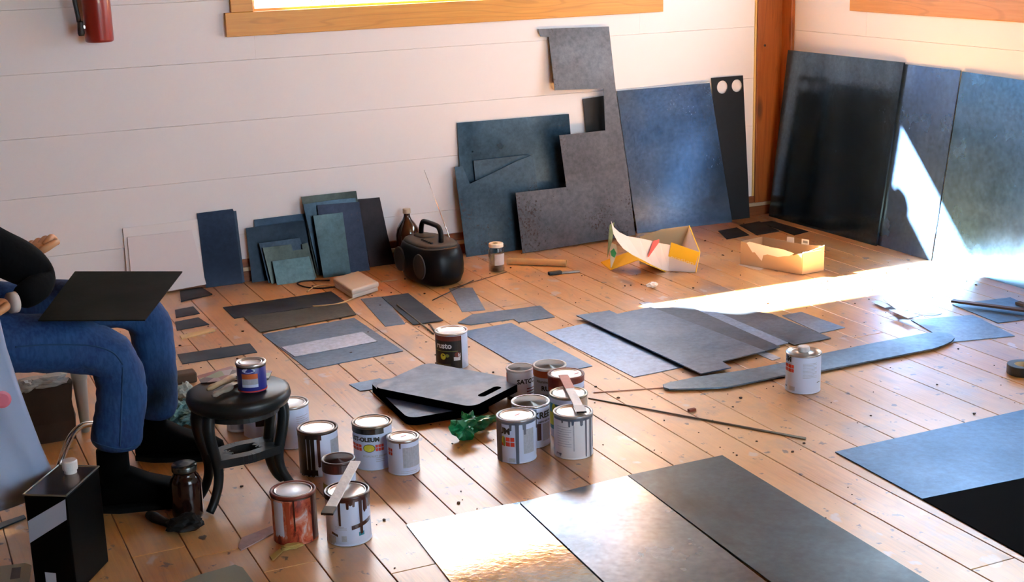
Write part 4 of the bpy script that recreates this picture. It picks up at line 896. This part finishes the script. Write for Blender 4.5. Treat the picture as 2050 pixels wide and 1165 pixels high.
g = G(); n = 28; R_, ri = .0148, .0122; a.z = b_.z = R_+.0003
tb = empty('cardboard_tube', (a+b_)/2-V(0, 0, R_), 'tan cardboard tube lying beside the glass jar', 'tube')
g.lathe([(R_, 0), (R_, (b_-a).length), (ri, (b_-a).length), (ri, 0), (R_, 0)], a, n, tuple((b_-a).normalized()), caps=False).out('tube_wall', plain('kraft card', (.56, .35, .15), .75, noise=.12, nscale=30), tb, smooth=False)

# ------------------------------------------------------------------ boxes
def card(pts, name, mat, parent, t=.003, nrm=None):
    pts = [Vector(p) for p in pts]; n_ = (pts[1]-pts[0]).cross(pts[2]-pts[0]).normalized() if nrm is None else nrm
    return G().prism(pts, n_*t).out(name, mat, parent)
m_kr = plain('kraft box', (.50, .33, .19), .75, noise=.08, nscale=12); m_kri = plain('kraft box inside', (.44, .26, .13), .8, noise=.08, nscale=12)
A, B, C_ = fl(1483, 529), fl(1605, 550), fl(1648, 542); A.z = B.z = C_.z = .001; D = A+C_-B
bx2 = empty('cardboard_box', (A+C_)/2, 'open kraft cardboard box with torn white edge, right of the yellow one', 'box')
up = V(0, 0, .098); mid = lambda a_, b2_, t_: a_+(b2_-a_)*t_
card([A, B, C_, D], 'box_bottom', m_kri, bx2, .002)
fr = [A, B]; tops = [(1.0, .088), (.93, .084), (.86, .075), (.78, .086), (.70, .080), (.6, .078), (.5, .070), (.42, .076), (.34, .082), (.26, .09), (.15, .094), (0, .1)]
card([A, B]+[mid(A, B, t_)+V(0, 0, h_) for t_, h_ in tops], 'front_wall', m_kr, bx2, .003)
rt = [(1.0, .105), (.96, .096), (1.0, .088)]
card([B, C_, C_+V(0, 0, .108), mid(B, C_, .93)+V(0, 0, .104), B+V(0, 0, .088)], 'side_wall', m_kr, bx2, .003)
card([C_, D, D+up*1.05, mid(C_, D, .35)+up*1.0, C_+up*1.05], 'back_wall', m_kri, bx2, .003)
card([D, A, A+up*1.02, D+up*1.05], 'side_wall', m_kri, bx2, .003)
# torn liner: white ply peeled off along the front top
nf = (B-A).cross(V(0, 0, 1)).normalized(); nf = nf if nf.y < 0 else -nf
tz = [(.10, .097), (.16, .075), (.2, .06), (.24, .062), (.30, .045), (.33, .036), (.36, .03), (.38, .055), (.45, .062), (.52, .060), (.62, .058), (.72, .066), (.80, .070), (.88, .084), (.70, .094), (.5, .095), (.3, .100), (.15, .104)]
card([mid(A, B, t_)+nf*.0034+V(0, 0, h_) for t_, h_ in tz], 'torn_liner', plain('white torn paper', (.82, .74, .66), .8), bx2, .0006, nrm=nf)
card([mid(B, C_, .02)+V(0, 0, .090), mid(B, C_, .85)+V(0, 0, .090), mid(B, C_, .85)+V(0, 0, .0925), mid(B, C_, .02)+V(0, 0, .0925)], 'torn_edge', MATS['white torn paper'], bx2, .0045)
bmn = (D-C_).normalized()
for k, t_ in enumerate((.48, .24)):
    q = mid(C_, D, t_)+V(0, 0, .096); card([q, q+bmn*.035, q+bmn*.035+V(0, 0, .024), q+V(0, 0, .024)], 'white_tab', plain('tab paper', (.72, .66, .58), .7), bx2, .001)
    if k == 1:
        dq = (fl(1600, 500)-fl(1600, 560)).normalized()
        card([q+bmn*.006+V(0, 0, .008)-dq*.0015, q+bmn*.028+V(0, 0, .008)-dq*.0015, q+bmn*.028+V(0, 0, .018)-dq*.0015, q+bmn*.006+V(0, 0, .018)-dq*.0015], 'tab_print', plain('grey print', (.25, .22, .18), .7), bx2, .0005)
p = fl(1500, 533); flat('card_strip', [(1477, 530), (1485, 527), (1530, 537), (1522, 541)], plain('white card', (.66, .6, .55), .7), 'thin white card strip under the left corner of the kraft box', 0, .0008, 'card')
# yellow box, crushed
m_y = plain('yellow card', (.80, .50, .02), .6, noise=.05); m_w = plain('white card print', (.68, .62, .62), .6, noise=.04); m_in = plain('grey board inside', (.42, .33, .20), .85); m_rp = plain('red print', (.62, .10, .09), .6); m_gp = plain('green print', (.03, .35, .13), .5)
e = empty('crushed_box', fl(1300, 530), 'torn open yellow and white card box in front of the flag shaped sheet', 'box')
fy = 4.86
F0, F1 = fl(1338, 543), fl(1393, 546); F0.z = F1.z = .001
B1_ = F1+V(.02, .20, 0); B0_ = fl(1283, 505); B0_ = V(B1_.x-.33, B1_.y+.06, .001)
hF = .088
Ft1 = at(1401, 505, F1.y); Ft0 = at(1343, 487, F0.y+.01); Bt1 = at(1380, 452, B1_.y-.02); Bm = at(1325, 459, B1_.y+.02); Bt0 = at(1281, 474, B1_.y+.05)
card([F0, F1, Ft1, Ft0], 'front_wall', m_w, e, .003, nrm=V(0, 1, 0))
card([F1, B1_, Bt1, Ft1], 'side_wall', m_w, e, .003)
g = G(); g.tube([F1, Ft1], .0022, 6); g.tube([Ft1, Bt1], .0022, 6); g.out('yellow_edge', m_y, e)
card([B1_, V(Bm.x, Bm.y, .001), V(Bt0.x, Bt0.y, .001), Bt0, Bm, Bt1], 'back_wall', m_in, e, .003, nrm=V(0, 1, 0))
card([F0, F1, B1_, V(Bt0.x, Bt0.y, .001)], 'box_bottom', m_in, e, .001)
nF = V(0, -1, 0)
def onF(x, y, o_=.0012): return at(x, y, F1.y-.0+(F0.y+.005-F1.y)*0-o_+.0)
nn = (F1-F0).cross(Ft1-F0).normalized()
def onpl(x, y, o_=.001):
    r_ = ray(x, y); t_ = (F0-C0).dot(nn)/r_.dot(nn); q = C0+r_*t_; return q-(r_.normalized())*o_*2
G().add([onpl(1344, 485), onpl(1401, 505), onpl(1391, 531), onpl(1338, 513)], [(0, 1, 2, 3)]).out('yellow_panel', m_y, e)
# little pale lettering along the lower edge of the yellow panel
cu = bpy.data.curves.new('t', 'FONT'); cu.body = 'eration'; cu.size = 1; cu.align_x = 'LEFT'; to = bpy.data.objects.new('t', cu); COL.objects.link(to)
me = bpy.data.meshes.new_from_object(to.evaluated_get(bpy.context.evaluated_depsgraph_get())); bpy.data.objects.remove(to)
wd = max(v.co.x for v in me.vertices); vs = []
for v in me.vertices:
    u_, v_ = v.co.x/wd, v.co.y; q = (1342+u_*46, 517+u_*14-v_*11); vs.append(onpl(q[0], q[1], .002))
mesh('lettering', vs, [list(p_.vertices) for p_ in me.polygons], plain('pale print', (.85, .72, .42), .6), e)
# long white flap curling up to the left
upper = [(1224, 443), (1229, 455), (1240, 465), (1256, 473), (1280, 477), (1300, 481), (1322, 487), (1343, 491)]
lower = [(1228, 468), (1236, 483), (1248, 498), (1266, 510), (1288, 521), (1306, 531), (1326, 540), (1340, 543)]
n_ = len(upper); vs = []; 
for k in range(n_):
    f_ = k/(n_-1); Y_ = 4.80+(F0.y-4.80)*f_
    vs += [at(*upper[k], Y_+.05*(1-f_)+.012), at(*lower[k], Y_)]
for k in range(n_): vs.append(vs[2*k]+V(0, .0025, .0005)); vs.append(vs[2*k+1]+V(0, .0025, .0005))
fs = []
for k in range(n_-1): fs += [(2*k, 2*k+1, 2*k+3, 2*k+2), (2*n_+2*k, 2*n_+2*k+2, 2*n_+2*k+3, 2*n_+2*k+1), (2*k, 2*k+2, 2*n_+2*k+2, 2*n_+2*k), (2*k+1, 2*n_+2*k+1, 2*n_+2*k+3, 2*k+3)]
fs += [(0, 2*n_, 2*n_+1, 1), (2*n_-2, 2*n_-1, 4*n_-1, 4*n_-2)]
mesh('lid_flap', vs, fs, m_w, e)
def onflap(x, y):
    # locate flap point by x along the strip
    for k in range(n_-1):
        if upper[k][0] <= x <= upper[k+1][0] or k == n_-2:
            f_ = (k+(x-upper[k][0])/(upper[k+1][0]-upper[k][0]))/(n_-1); break
    Y_ = 4.80+(F0.y-4.80)*f_; uy = upper[k][1]; ly = lower[k][1]; g_ = max(0, min(1, (ly-y)/(ly-uy)))
    return at(x, y, Y_+(.05*(1-f_)+.012)*g_-.004)
G().add([onflap(1308, 482), onflap(1320, 479), onflap(1319, 486), onflap(1299, 514), onflap(1296, 515)], [(0, 1, 2, 3, 4)]).out('red_stripe', m_rp, e)
# folded yellow card tent under the flap
T0, T1, T2 = fl(1222, 541), at(1278, 521, 4.83), fl(1333, 545)
for a_, b2_ in ((T0, T1), (T1, T2)):
    a_ = a_.copy(); b2_ = b2_.copy(); back = V(.03, .14, 0)
    card([a_, b2_, b2_+back, a_+back], 'folded_base', m_y, e, .003, nrm=V(0, 0, 1))
E0 = fl(1223, 540); E0.z = .001; Y_ = E0.y
card([E0, at(1236, 505, Y_), at(1234, 490, Y_), at(1225, 486, Y_), at(1221, 500, Y_)], 'end_flap', plain('green cream card', (.60, .60, .48), .6), e, .002, nrm=V(0, 1, 0))
card([at(1222, 503, Y_-.002), at(1229, 497, Y_-.002), at(1234, 507, Y_-.002), at(1230, 516, Y_-.002), at(1224, 512, Y_-.002)], 'green_print', m_gp, e, .0005, nrm=V(0, 1, 0))
card([at(1216, 516, Y_+.02), at(1226, 480, Y_+.05), at(1230, 445, Y_+.07), at(1221, 450, Y_+.07), at(1218, 480, Y_+.05)], 'torn_side', plain('green yellow print', (.22, .26, .10), .6, noise=.6, nscale=40), e, .002, nrm=V(0, 1, 0))

# ------------------------------------------------------------------ solvent tin, bag, odds at the lower left
TH = .240
a, b_, c, d = [fl(*q, TH) for q in ((50, 986), (131, 992), (201.5, 929), (97, 944))]
u_ = (c-b_); u_.z = 0; L_ = u_.length; u_.normalize(); w_ = V(-u_.y, u_.x, 0); W_ = .098
c0 = b_.copy(); A1 = c0; A2 = c0+u_*.172; A3 = A2+w_*W_; A4 = c0+w_*W_
tn = empty('solvent_tin', V(*((A1+A3)/2).xy, 0), 'tall dark rectangular tin with white screw cap at lower left', 'tin')
m_tin = plain('tin dark paint', (.001, .001, .001), .4, spec=.04); m_tt = plain('tin top', (.20, .14, .11), .22, .95)
G().prism([V(q.x, q.y, .0006) for q in (A1, A2, A3, A4)], V(0, 0, TH-.004)).out('tin_body', m_tin, tn, bevel=.004, seg=2)
cA = (A1+A3)/2; top = [cA+(q-cA)*.94 for q in (A1, A2, A3, A4)]
G().prism([V(q.x, q.y, TH-.0036) for q in top], V(0, 0, .0026)).out('tin_top', m_tt, tn, bevel=.001)
g = G(); T4 = [V(q.x, q.y, TH-.001) for q in (A1, A2, A3, A4, A1)]; g.tube(T4, .0022, 6); g.out('seam_edge', plain('seam metal', (.25, .27, .24), .3, .9), tn)
cp = fl(136, 936, TH+.02); cp = cA+u_*.045; cp.z = TH-.001
G().lathe([(.014, 0), (.014, .008), (.0165, .0085), (.0172, .012), (.0172, .028), (.0155, .031), (.006, .0315)], cp, 24).out('screw_cap', MATS['cap white'], tn)
nl = -u_            # outward normal of the narrow face towards lower left
def onface(x, y):
    r_ = ray(x, y); t_ = (A1-C0).dot(nl)/r_.dot(nl); return C0+r_*t_+nl*.0008
G().add([onface(56, 1043), onface(131, 999), onface(134, 1040), onface(60, 1087)], [(0, 1, 2, 3)]).out('label_band', plain('label blue white', (.33, .40, .52), .45), tn)
G().add([onface(90, 1145), onface(112, 1147), onface(114, 1170), onface(93, 1170)], [(0, 1, 2, 3)]).out('label_patch', MATS['label blue white'], tn)
# beige plate with a dark square
flat('switch_plate', [(-12, 1134), (50, 1126), (63, 1130), (55, 1185), (-20, 1190)], plain('beige plate', (.34, .33, .24), .5), 'beige plate with dark square opening at the bottom left corner', .0, .008, 'plate', bev=.002)
sp = bpy.data.objects['switch_plate']; 
G().add([fl(24, 1137, .0084), fl(42, 1135, .0084), fl(40, 1157, .0084), fl(20, 1160, .0084)], [(0, 1, 2, 3)]).out('plate_opening', MATS['screw dark'], sp)
flat('metal_strip', [(-30, 1056), (48, 1030), (52, 1036), (-28, 1068)], S['satin2'], 'thin bluish strip on the floor left of the tall tin', 0, .004, 'metal strip')
flat('paper_sheet', [(345, 1172), (400, 1150), (470, 1130), (486, 1136), (515, 1175), (500, 1200), (350, 1200)], plain('grey green paper', (.24, .27, .22), .6, noise=.2, nscale=8), 'grey green sheet of paper at the bottom edge, left', 0, .0008, 'paper')

# plastic carrier bag in front of the thigh
def bagmesh():
    e = empty('plastic_bag', V(.12, 3.17, .17), 'translucent white plastic bag with pink print hanging at left edge', 'bag')
    m, n, l, b = nmat('bag film'); b.inputs['Base Color'].default_value = (.34, .45, .68, 1); b.inputs['Roughness'].default_value = .28
    b.inputs['Transmission Weight'].default_value = .25; b.inputs['Subsurface Weight'].default_value = .0
    from mathutils import noise as mn
    nu, nv = 36, 22; vs = []; fs = []
    # outline of the right side in pixels by height
    edge = [(0, 640), (12, 695), (35, 765), (60, 830), (85, 895), (107, 945), (98, 975), (70, 992)]
    for j in range(nv):
        f_ = j/(nv-1)*(len(edge)-1); i = min(int(f_), len(edge)-2); fr_ = f_-i
        ex_, ey = edge[i][0]*(1-fr_)+edge[i+1][0]*fr_, edge[i][1]*(1-fr_)+edge[i+1][1]*fr_
        pr = at(ex_, ey, 3.20); wdt = .16+.17*(j/(nv-1)); cx_ = pr.x-wdt/2; dep = (.02+.05*(j/(nv-1))) * (1 if j < nv-3 else .8)
        for k in range(nu):
            t_ = 2*math.pi*k/nu; ct, st_ = math.cos(t_), math.sin(t_)
            w2 = wdt/2*math.copysign(abs(ct)**.8, ct); d2 = dep*math.copysign(abs(st_)**.8, st_)
            q = V(cx_+w2, 3.20+d2, pr.z); nz = mn.noise(V(ct*2.2, st_*2.2, j*.12))*.010+mn.noise(V(ct*5, st_*5, j*.18+9))*.007
            q += V(ct, st_, 0)*nz*(.3+.7*(1-abs(ct)**4)); vs.append(q)
    for j in range(nv-1):
        for k in range(nu): fs.append((j*nu+k, j*nu+(k+1) % nu, (j+1)*nu+(k+1) % nu, (j+1)*nu+k))
    fs.append([(nv-1)*nu+k for k in range(nu)])
    mesh('bag_body', vs, fs, m, e, smooth=True)
    zt = vs[0].z; cx_ = sum(v.x for v in vs[:nu])/nu
    g = G(); g.tube(smoothpath([V(cx_-.05, 3.20, zt-.01), V(cx_-.045, 3.22, zt+.07), V(cx_-.02, 3.25, zt+.10), V(cx_+.02, 3.22, zt+.07), V(cx_+.04, 3.2, zt-.01)], 5), .006, 8); g.out('bag_handle', m, e, smooth=True)
    q = at(4, 800, 3.118); g = G().lathe([(.020, 0), (.014, .002)], q, 20, (0, -1, 0)); g.out('pink_print', plain('pink print', (.62, .16, .24), .5), e)
bagmesh()
# paper sack with tissue, white tapered bin behind the legs
p = fl(100, 888); p.z = 0
ps = empty('paper_sack', p, 'dark brown paper sack on the floor under the thigh', 'sack')
loft_pts = lambda z, w, d, s: [V(p.x+sx*w/2+s*(i % 2)*.004, p.y+.05+sy*d/2, z) for i, (sx, sy) in enumerate(((-1, -1), (0, -1.05), (1, -1), (1.05, 0), (1, 1), (0, 1.05), (-1, 1), (-1.05, 0)))]
loft([loft_pts(.001, .15, .09, 0), loft_pts(.06, .155, .095, 1), loft_pts(.12, .15, .08, -1), loft_pts(.165, .16, .07, 1)]).out('sack_body', plain('brown sack', (.055, .03, .018), .85, noise=.3, nscale=20), ps)
crumple('tissue_fold', V(p.x+.015, p.y+.03, .160), .055, .028, .016, plain('sack tissue', (.42, .46, .46), .7), parent=ps, seed=51, amp=.6)
crumple('tissue_fold', V(p.x-.045, p.y+.02, .155), .03, .025, .016, MATS['sack tissue'], parent=ps, seed=52, amp=.6)
b0 = fl(172, 866); b0.z = 0; t0 = at(157, 742, b0.y); 
tb = empty('white_cup', b0, 'tapered white plastic tumbler under the thigh beside the sack', 'cup')
dv = (t0-b0); Lc = dv.length
G().lathe([(.010, .0), (.012, .002), (.021, Lc-.03), (.0225, Lc-.028), (.0225, Lc-.024), (.0240, Lc-.004), (.0250, Lc), (.0235, Lc), (.019, Lc-.03), (.010, .004)], b0+V(0, 0, .003), 28, tuple(dv.normalized()), caps=False).out('cup_wall', plain('white plastic', (.45, .46, .44), .4), tb, smooth=True)

# ------------------------------------------------------------------ chair and person
ch = empty('chair', V(-.02, 3.6, 0), 'chair with chrome tube frame under the seated person', 'chair')
m_cs = plain('chair seat', (.03, .03, .035), .6)
G().box((-.33, 3.38, .395), (.10, 3.82, .425)).out('seat', m_cs, ch, bevel=.012, seg=3)
G().box((-.37, 3.40, .60), (-.345, 3.80, .82)).out('backrest', m_cs, ch, bevel=.01, seg=3)
m_chr = MATS['chrome']
G().tube(smoothpath([(.08, 3.66, .39), at(225, 738, 3.68), at(238, 770, 3.69), at(236, 825, 3.69), at(205, 846, 3.68), at(165, 852, 3.65), at(138, 880, 3.63), at(118, 935, 3.62), fl(100, 1004, .012)], 5), .0085, 12).out('leg', m_chr, ch, smooth=True)
G().tube(smoothpath([(.06, 3.80, .39), (.03, 3.84, .2), (.02, 3.86, .012)], 5), .0085, 12).out('leg', m_chr, ch, smooth=True)
for yy in (3.42, 3.79): G().tube(smoothpath([(-.30, yy, .39), (-.36, yy, .2), (-.38, yy, .012)], 4), .010, 12).out('leg', m_chr, ch, smooth=True)
for yy in (3.43, 3.77): G().tube(smoothpath([(-.30, yy, .385), (-.365, yy, .45), (-.38, yy, .66)], 4), .010, 10).out('back_post', m_chr, ch, smooth=True)

pe = empty('person', V(0, 3.6, 0), 'seated person in blue jeans and black sweater, a dark sheet on the lap', 'person')
def denim():
    m, n, l, b = nmat('blue denim'); tc = n.new('ShaderNodeTexCoord')
    a_ = noise(n, l, tc.outputs['Object'], 7, 5, .6); a2 = noise(n, l, mapped(n, l, tc.outputs['Object'], (1, 1, .3)), 130, 2)
    c1 = ramp(n, l, a_, [(.3, (.003, .018, .11)), (.75, (.010, .075, .22))])
    l.new(mix(n, l, .25, c1, ramp(n, l, a2, [(.4, (.004, .015, .07)), (.6, (.03, .10, .24))])), b.inputs['Base Color']); b.inputs['Roughness'].default_value = .85
    bp = n.new('ShaderNodeBump'); bp.inputs['Strength'].default_value = .5; bp.inputs['Distance'].default_value = .01; l.new(noise(n, l, tc.outputs['Object'], 14, 4), bp.inputs['Height']); l.new(bp.outputs['Normal'], b.inputs['Normal'])
    return m
m_jean = denim(); m_sw = plain('black knit', (.0025, .0025, .003), .95, spec=.1, bump=.4, nscale=60); m_skin = plain('skin', (.52, .25, .11), .55, noise=.08); m_shoe = plain('black leather', (.001, .001, .001), .7, spec=.03); m_cuff = plain('white cuff', (.6, .55, .52), .7); m_hair = plain('dark hair', (.03, .018, .012), .7)
def skin_mesh(name, verts, edges, radii, mat, parent, sub=2, root=0):
    o0 = wloc(parent); me = bpy.data.meshes.new(name); me.from_pydata([tuple(Vector(v)-o0) for v in verts], edges, [])
    o = bpy.data.objects.new('tmp', me); COL.objects.link(o)
    sk = o.modifiers.new('s', 'SKIN'); sk.use_smooth_shade = True
    for i, rd_ in enumerate(radii):
        me.skin_vertices[0].data[i].radius = rd_ if isinstance(rd_, tuple) else (rd_, rd_); me.skin_vertices[0].data[i].use_root = (i == root)
    ss = o.modifiers.new('u', 'SUBSURF'); ss.levels = sub; ss.render_levels = sub
    m2 = bpy.data.meshes.new_from_object(o.evaluated_get(bpy.context.evaluated_depsgraph_get())); bpy.data.objects.remove(o)
    for p_ in m2.polygons: p_.use_smooth = True
    m2.name = name; m2.materials.clear(); m2.materials.append(mat); r_ = bpy.data.objects.new(name, m2); COL.objects.link(r_); r_.parent = parent; return r_
NY, FY = 3.425, 3.745
jv = [(-.14, 3.58, .585), (-.02, NY+.03, .515), (.16, NY, .487), (.34, NY, .460), (.445, NY, .430), (.485, NY, .375), (.475, NY, .30), (.462, NY, .22), (.452, NY+.01, .155),
      (-.02, FY-.03, .515), (.16, FY, .49), (.38, FY, .475), (.57, FY, .448), (.625, FY, .395), (.622, FY, .30), (.615, FY, .2), (.605, FY, .10), (-.20, 3.59, .68)]
je = [(0, 1), (1, 2), (2, 3), (3, 4), (4, 5), (5, 6), (6, 7), (7, 8), (0, 9), (9, 10), (10, 11), (11, 12), (12, 13), (13, 14), (14, 15), (15, 16), (0, 17)]
jr_ = [.15, .098, .083, .074, .072, .068, .067, .070, .076, .098, .083, .074, .072, .066, .064, .066, .070, .13]
jo = skin_mesh('jeans', jv, je, jr_, m_jean, pe, 3)
from mathutils import noise as MN
from mathutils.bvhtree import BVHTree
nr = [v.normal.copy() for v in jo.data.vertices]
for v, q in zip(jo.data.vertices, nr):
    w = v.co; kn_ = math.exp(-((w.x-.42)**2+(w.z-.40)**2)/.010)
    v.co = w+q*(MN.noise(V(w.x*9, w.y*7, w.z*16))*.007+abs(MN.noise(V(w.x*16+w.z*22, w.y*10, w.z*30-w.x*14)))*(.004+.010*kn_)-.002)
bv_ = BVHTree.FromPolygons([v.co+wloc(jo) for v in jo.data.vertices], [list(p_.vertices) for p_ in jo.data.polygons])
def seam(pp):
    out = []
    for q in smoothpath([V(x, y, 0) for x, y in pp], 6):
        r_ = ray(q.x, q.y).normalized(); h_ = bv_.ray_cast(C0, r_)
        if h_[0] is not None: out.append(h_[0]-r_*.0004)
    if len(out) > 3: G().tube(out, .0022, 6).out('seam', plain('seam denim', (.012, .05, .13), .9), pe, smooth=True)
seam([(30, 695), (100, 690), (180, 692), (225, 705), (246, 730)]); seam([(246, 735), (244, 790), (242, 850), (240, 893)])
seam([(186, 884), (210, 893), (245, 899), (280, 890), (296, 878)]); seam([(308, 846), (335, 848), (352, 840)])
# side seam of the near leg: stitched ridge
def shoe(c, toe, name):
    d = (toe-c); L_ = d.length; d.normalize(); s = d.cross(V(0, 0, 1)).normalized(); rings = []
    for t_, w_, h_ in ((-.28, .022, .06), (-.22, .034, .085), (0, .040, .12), (.2, .043, .105), (.42, .046, .08), (.65, .049, .062), (.85, .044, .05), (.97, .030, .038), (1.0, .014, .03)):
        o_ = c+d*(L_*t_); ring = []
        for k in range(16):
            a_ = 2*math.pi*k/16; ca, sa = math.cos(a_), math.sin(a_)
            ring.append(o_+s*(w_*math.copysign(abs(ca)**.75, ca))+V(0, 0, .012+(h_-.012)*(.5+.5*math.copysign(abs(sa)**.75, sa))))
        rings.append(ring)
    sh = loft(rings).out(name, m_shoe, pe, smooth=True)
    G().prism([c+d*(L_*t_)+s*w_ for t_, w_ in ((-.29, .02), (0, .042), (.4, .047), (.65, .051), (.85, .046), (1.01, .012), (1.01, -.012), (.85, -.046), (.65, -.051), (.4, -.047), (0, -.042), (-.29, -.02))], V(0, 0, .013)).out('sole', plain('sole rubber', (.004, .004, .004), .8, spec=.1), sh)
    G().tube([c+V(-.005, 0, .07), c+V(-.003, 0, .16)], [.042, .040], 16).out('sock', m_shoe, sh, smooth=True)
c1_ = V(.445, 3.435, .0008); shoe(c1_, V(.64, 3.40, .0008), 'shoe')
c2_ = V(.60, 3.745, .0008); shoe(c2_, V(.775, 3.675, .0008), 'shoe')
# torso and arms
sv = [(-.20, 3.585, .60), (-.23, 3.585, .76), (-.20, 3.585, .92), (-.15, 3.585, 1.05), (-.12, 3.585, 1.12),
      (-.14, 3.44, 1.03), (.03, 3.42, .87), at(-15, 500, 3.47), at(25, 517, 3.50), at(66, 541, 3.52), at(92, 562, 3.52), at(78, 574, 3.47), at(50, 592, 3.42), at(36, 602, 3.405),
      (-.14, 3.73, 1.03), (-.02, 3.79, .90), (.12, 3.78, .78), at(25, 520, 3.70), at(70, 515, 3.70)]
se = [(0, 1), (1, 2), (2, 3), (3, 4), (3, 5), (5, 6), (6, 7), (7, 8), (8, 9), (9, 10), (10, 11), (11, 12), (12, 13), (3, 14), (14, 15), (15, 16), (16, 17), (17, 18)]
sr_ = [.15, .145, .15, .11, .06, .075, .062, .058, .060, .055, .034, .040, .034, .026, .075, .06, .055, .045, .032]
skin_mesh('sweater', sv, se, sr_, m_sw, pe)
def hand(w, d, up, name, curl=.5, side=1):
    d = d.normalized(); s = d.cross(up).normalized()*side; up = s.cross(d).normalized()*side
    vs = [w, w+d*.03, w+d*.055]; es = [(0, 1), (1, 2)]; rs = [(.024, .018), (.030, .015), (.036, .014)]
    h = skin_mesh(name, vs, es, rs, m_skin, pe, 2)
    for k, (o_, L_) in enumerate(((-.028, .066), (-.010, .074), (.009, .070), (.026, .056))):
        b1 = w+d*.060+s*o_; p1 = b1+d*L_*.45-up*L_*.08*curl; p2 = p1+(d*(1-.5*curl)-up*curl).normalized()*L_*.32; p3 = p2+(d*(1-.9*curl)-up*1.3*curl).normalized()*L_*.26
        skin_mesh('finger', [w+d*.035+s*o_*.7, b1, p1, p2, p3], [(0, 1), (1, 2), (2, 3), (3, 4)], [.009, .0095, .0088, .008, .0065], m_skin, h, 2)
    t1 = w+d*.02-s*.028; skin_mesh('thumb', [w+d*.012-s*.012, t1, t1+d*.028-s*.016-up*.006, t1+d*.052-s*.018-up*.014], [(0, 1), (1, 2), (2, 3)], [.011, .0115, .010, .008], m_skin, h, 2)
    return h
wn_ = at(30, 605, 3.40); dn = V(-.075, -.03, .004)
hand(wn_+dn.normalized()*.016, dn, V(0, 0, 1), 'hand', .5, 1)
G().tube([wn_+V(.002, .001, 0), wn_+dn.normalized()*.014], [.0255, .025], 20).out('cuff', m_cuff, pe, smooth=True)
wf = at(66, 512, 3.68); hand(wf, V(.22, .55, .20), V(-.3, 0, 1), 'hand', .9, -1)
# head
hd = V(-.03, 3.585, 1.26)
rings = []
for z_, w_, d_, o_ in ((-.115, .035, .035, .030), (-.100, .048, .058, .030), (-.075, .058, .075, .018), (-.04, .066, .086, .008), (0, .072, .094, 0), (.04, .075, .097, -.004), (.08, .068, .088, -.006), (.105, .045, .06, -.008), (.115, .015, .02, -.008)):
    rings.append([hd+V(d_*math.cos(t_)+o_, w_*math.sin(t_), z_) for t_ in [2*math.pi*k/24 for k in range(24)]])
hm = loft(rings).out('head', m_skin, pe, smooth=True)
G().tube([(-.12, 3.585, 1.08), (-.06, 3.585, 1.17)], [.055, .052], 16).out('neck', m_skin, pe, smooth=True)
for s_ in (-1, 1):
    G().lathe([(.001, -.010), (.009, -.005), (.011, 0), (.009, .005), (.001, .010)], hd+V(.088, s_*.030, .005), 14).out('eye', plain('eye white', (.7, .68, .65), .3), hm, smooth=True)
    G().lathe([(.016, -.004), (.018, 0), (.012, .006)], hd+V(-.005, s_*.074, -.005), 14, (0, s_, 0)).out('ear', m_skin, hm, smooth=True)
G().tube([hd+V(.086, 0, .012), hd+V(.104, 0, -.012), hd+V(.110, 0, -.026), hd+V(.094, 0, -.030)], [.007, .009, .012, .008], 10).out('nose', m_skin, hm, smooth=True)
G().tube([hd+V(.082, -.022, -.058), hd+V(.094, 0, -.057), hd+V(.082, .022, -.058)], [.003, .006, .003], 8).out('mouth', plain('lips', (.35, .11, .09), .5), hm, smooth=True)
rings = []
for z_, w_, d_, o_ in ((-.05, .070, .072, -.035), (0, .081, .083, -.028), (.05, .085, .100, -.014), (.09, .077, .096, -.010), (.118, .05, .066, -.010), (.13, .015, .02, -.010)):
    rings.append([hd+V(d_*math.cos(t_)+o_, w_*math.sin(t_), z_+.004) for t_ in [2*math.pi*k/24 for k in range(24)]])
loft(rings).out('hair', m_hair, hm, smooth=True)
# plate on the lap
m_lap = steel('lap steel', (.006, .006, .004), (.010, .011, .008), .0, (.6, .7), .0, seed=61); m_lap.node_tree.nodes['Principled BSDF'].inputs['Specular IOR Level'].default_value = .03
flat('lap_sheet', [(76, 641), (290, 640), (365, 543), (150, 543)], m_lap, 'dark square sheet resting across the lap of the seated person', .555, .003)

# grit and chips scattered over the boards
rnd = random.Random(5); g = G()
for k in range(420):
    x, y = rnd.uniform(.6, 3.9), rnd.uniform(2.5, 5.5); r_ = rnd.choice((.0015, .002, .002, .003, .0045)); a_ = rnd.uniform(0, 6.28)
    c = V(x, y, .0); q = [c+V(math.cos(a_+t_)*r_*rnd.uniform(.6, 1.4), math.sin(a_+t_)*r_*rnd.uniform(.6, 1.4), 0) for t_ in (0, 1.3, 2.7, 4.1, 5.2)]
    g.prism(q, V(0, 0, r_*.7))
o = g.out('floor_grit', plain('dark grit', (.05, .025, .015), .8), sub); tag(o, kind='stuff')

for o in list(COL.objects):
    if o.parent or 'label' not in o or 'group' in o: continue
    k = o.name.split('.')[0]
    if k == 'paint_can': o['group'] = 'paint cans standing about the floor and stool'
    elif k in ('metal_sheet', 'notched_sheet', 'cut_sheet', 'stepped_sheet', 'holed_strip', 'metal_strip', 'notched_strip'):
        o['group'] = 'metal sheets leaning on the walls' if max((v.co.z for v in o.data.vertices)) > .05 else 'metal pieces lying on the floor'
    elif k == 'white_sheet': o['group'] = 'white panels leaning on the back wall'
    elif k == 'stirring_stick': o['group'] = 'paint stirring sticks'
    elif k == 'paint_brush': o['group'] = 'brushes on the stool'
    elif k == 'kneeling_pad': o['group'] = 'foam kneeling pads'
    elif k == 'metal_scrap': o['group'] = 'blackish scraps in the far corner'
    elif k == 'dry_weed': o['group'] = 'dry weeds outside the window'
    elif k == 'cord': o['group'] = 'cords by the radio'
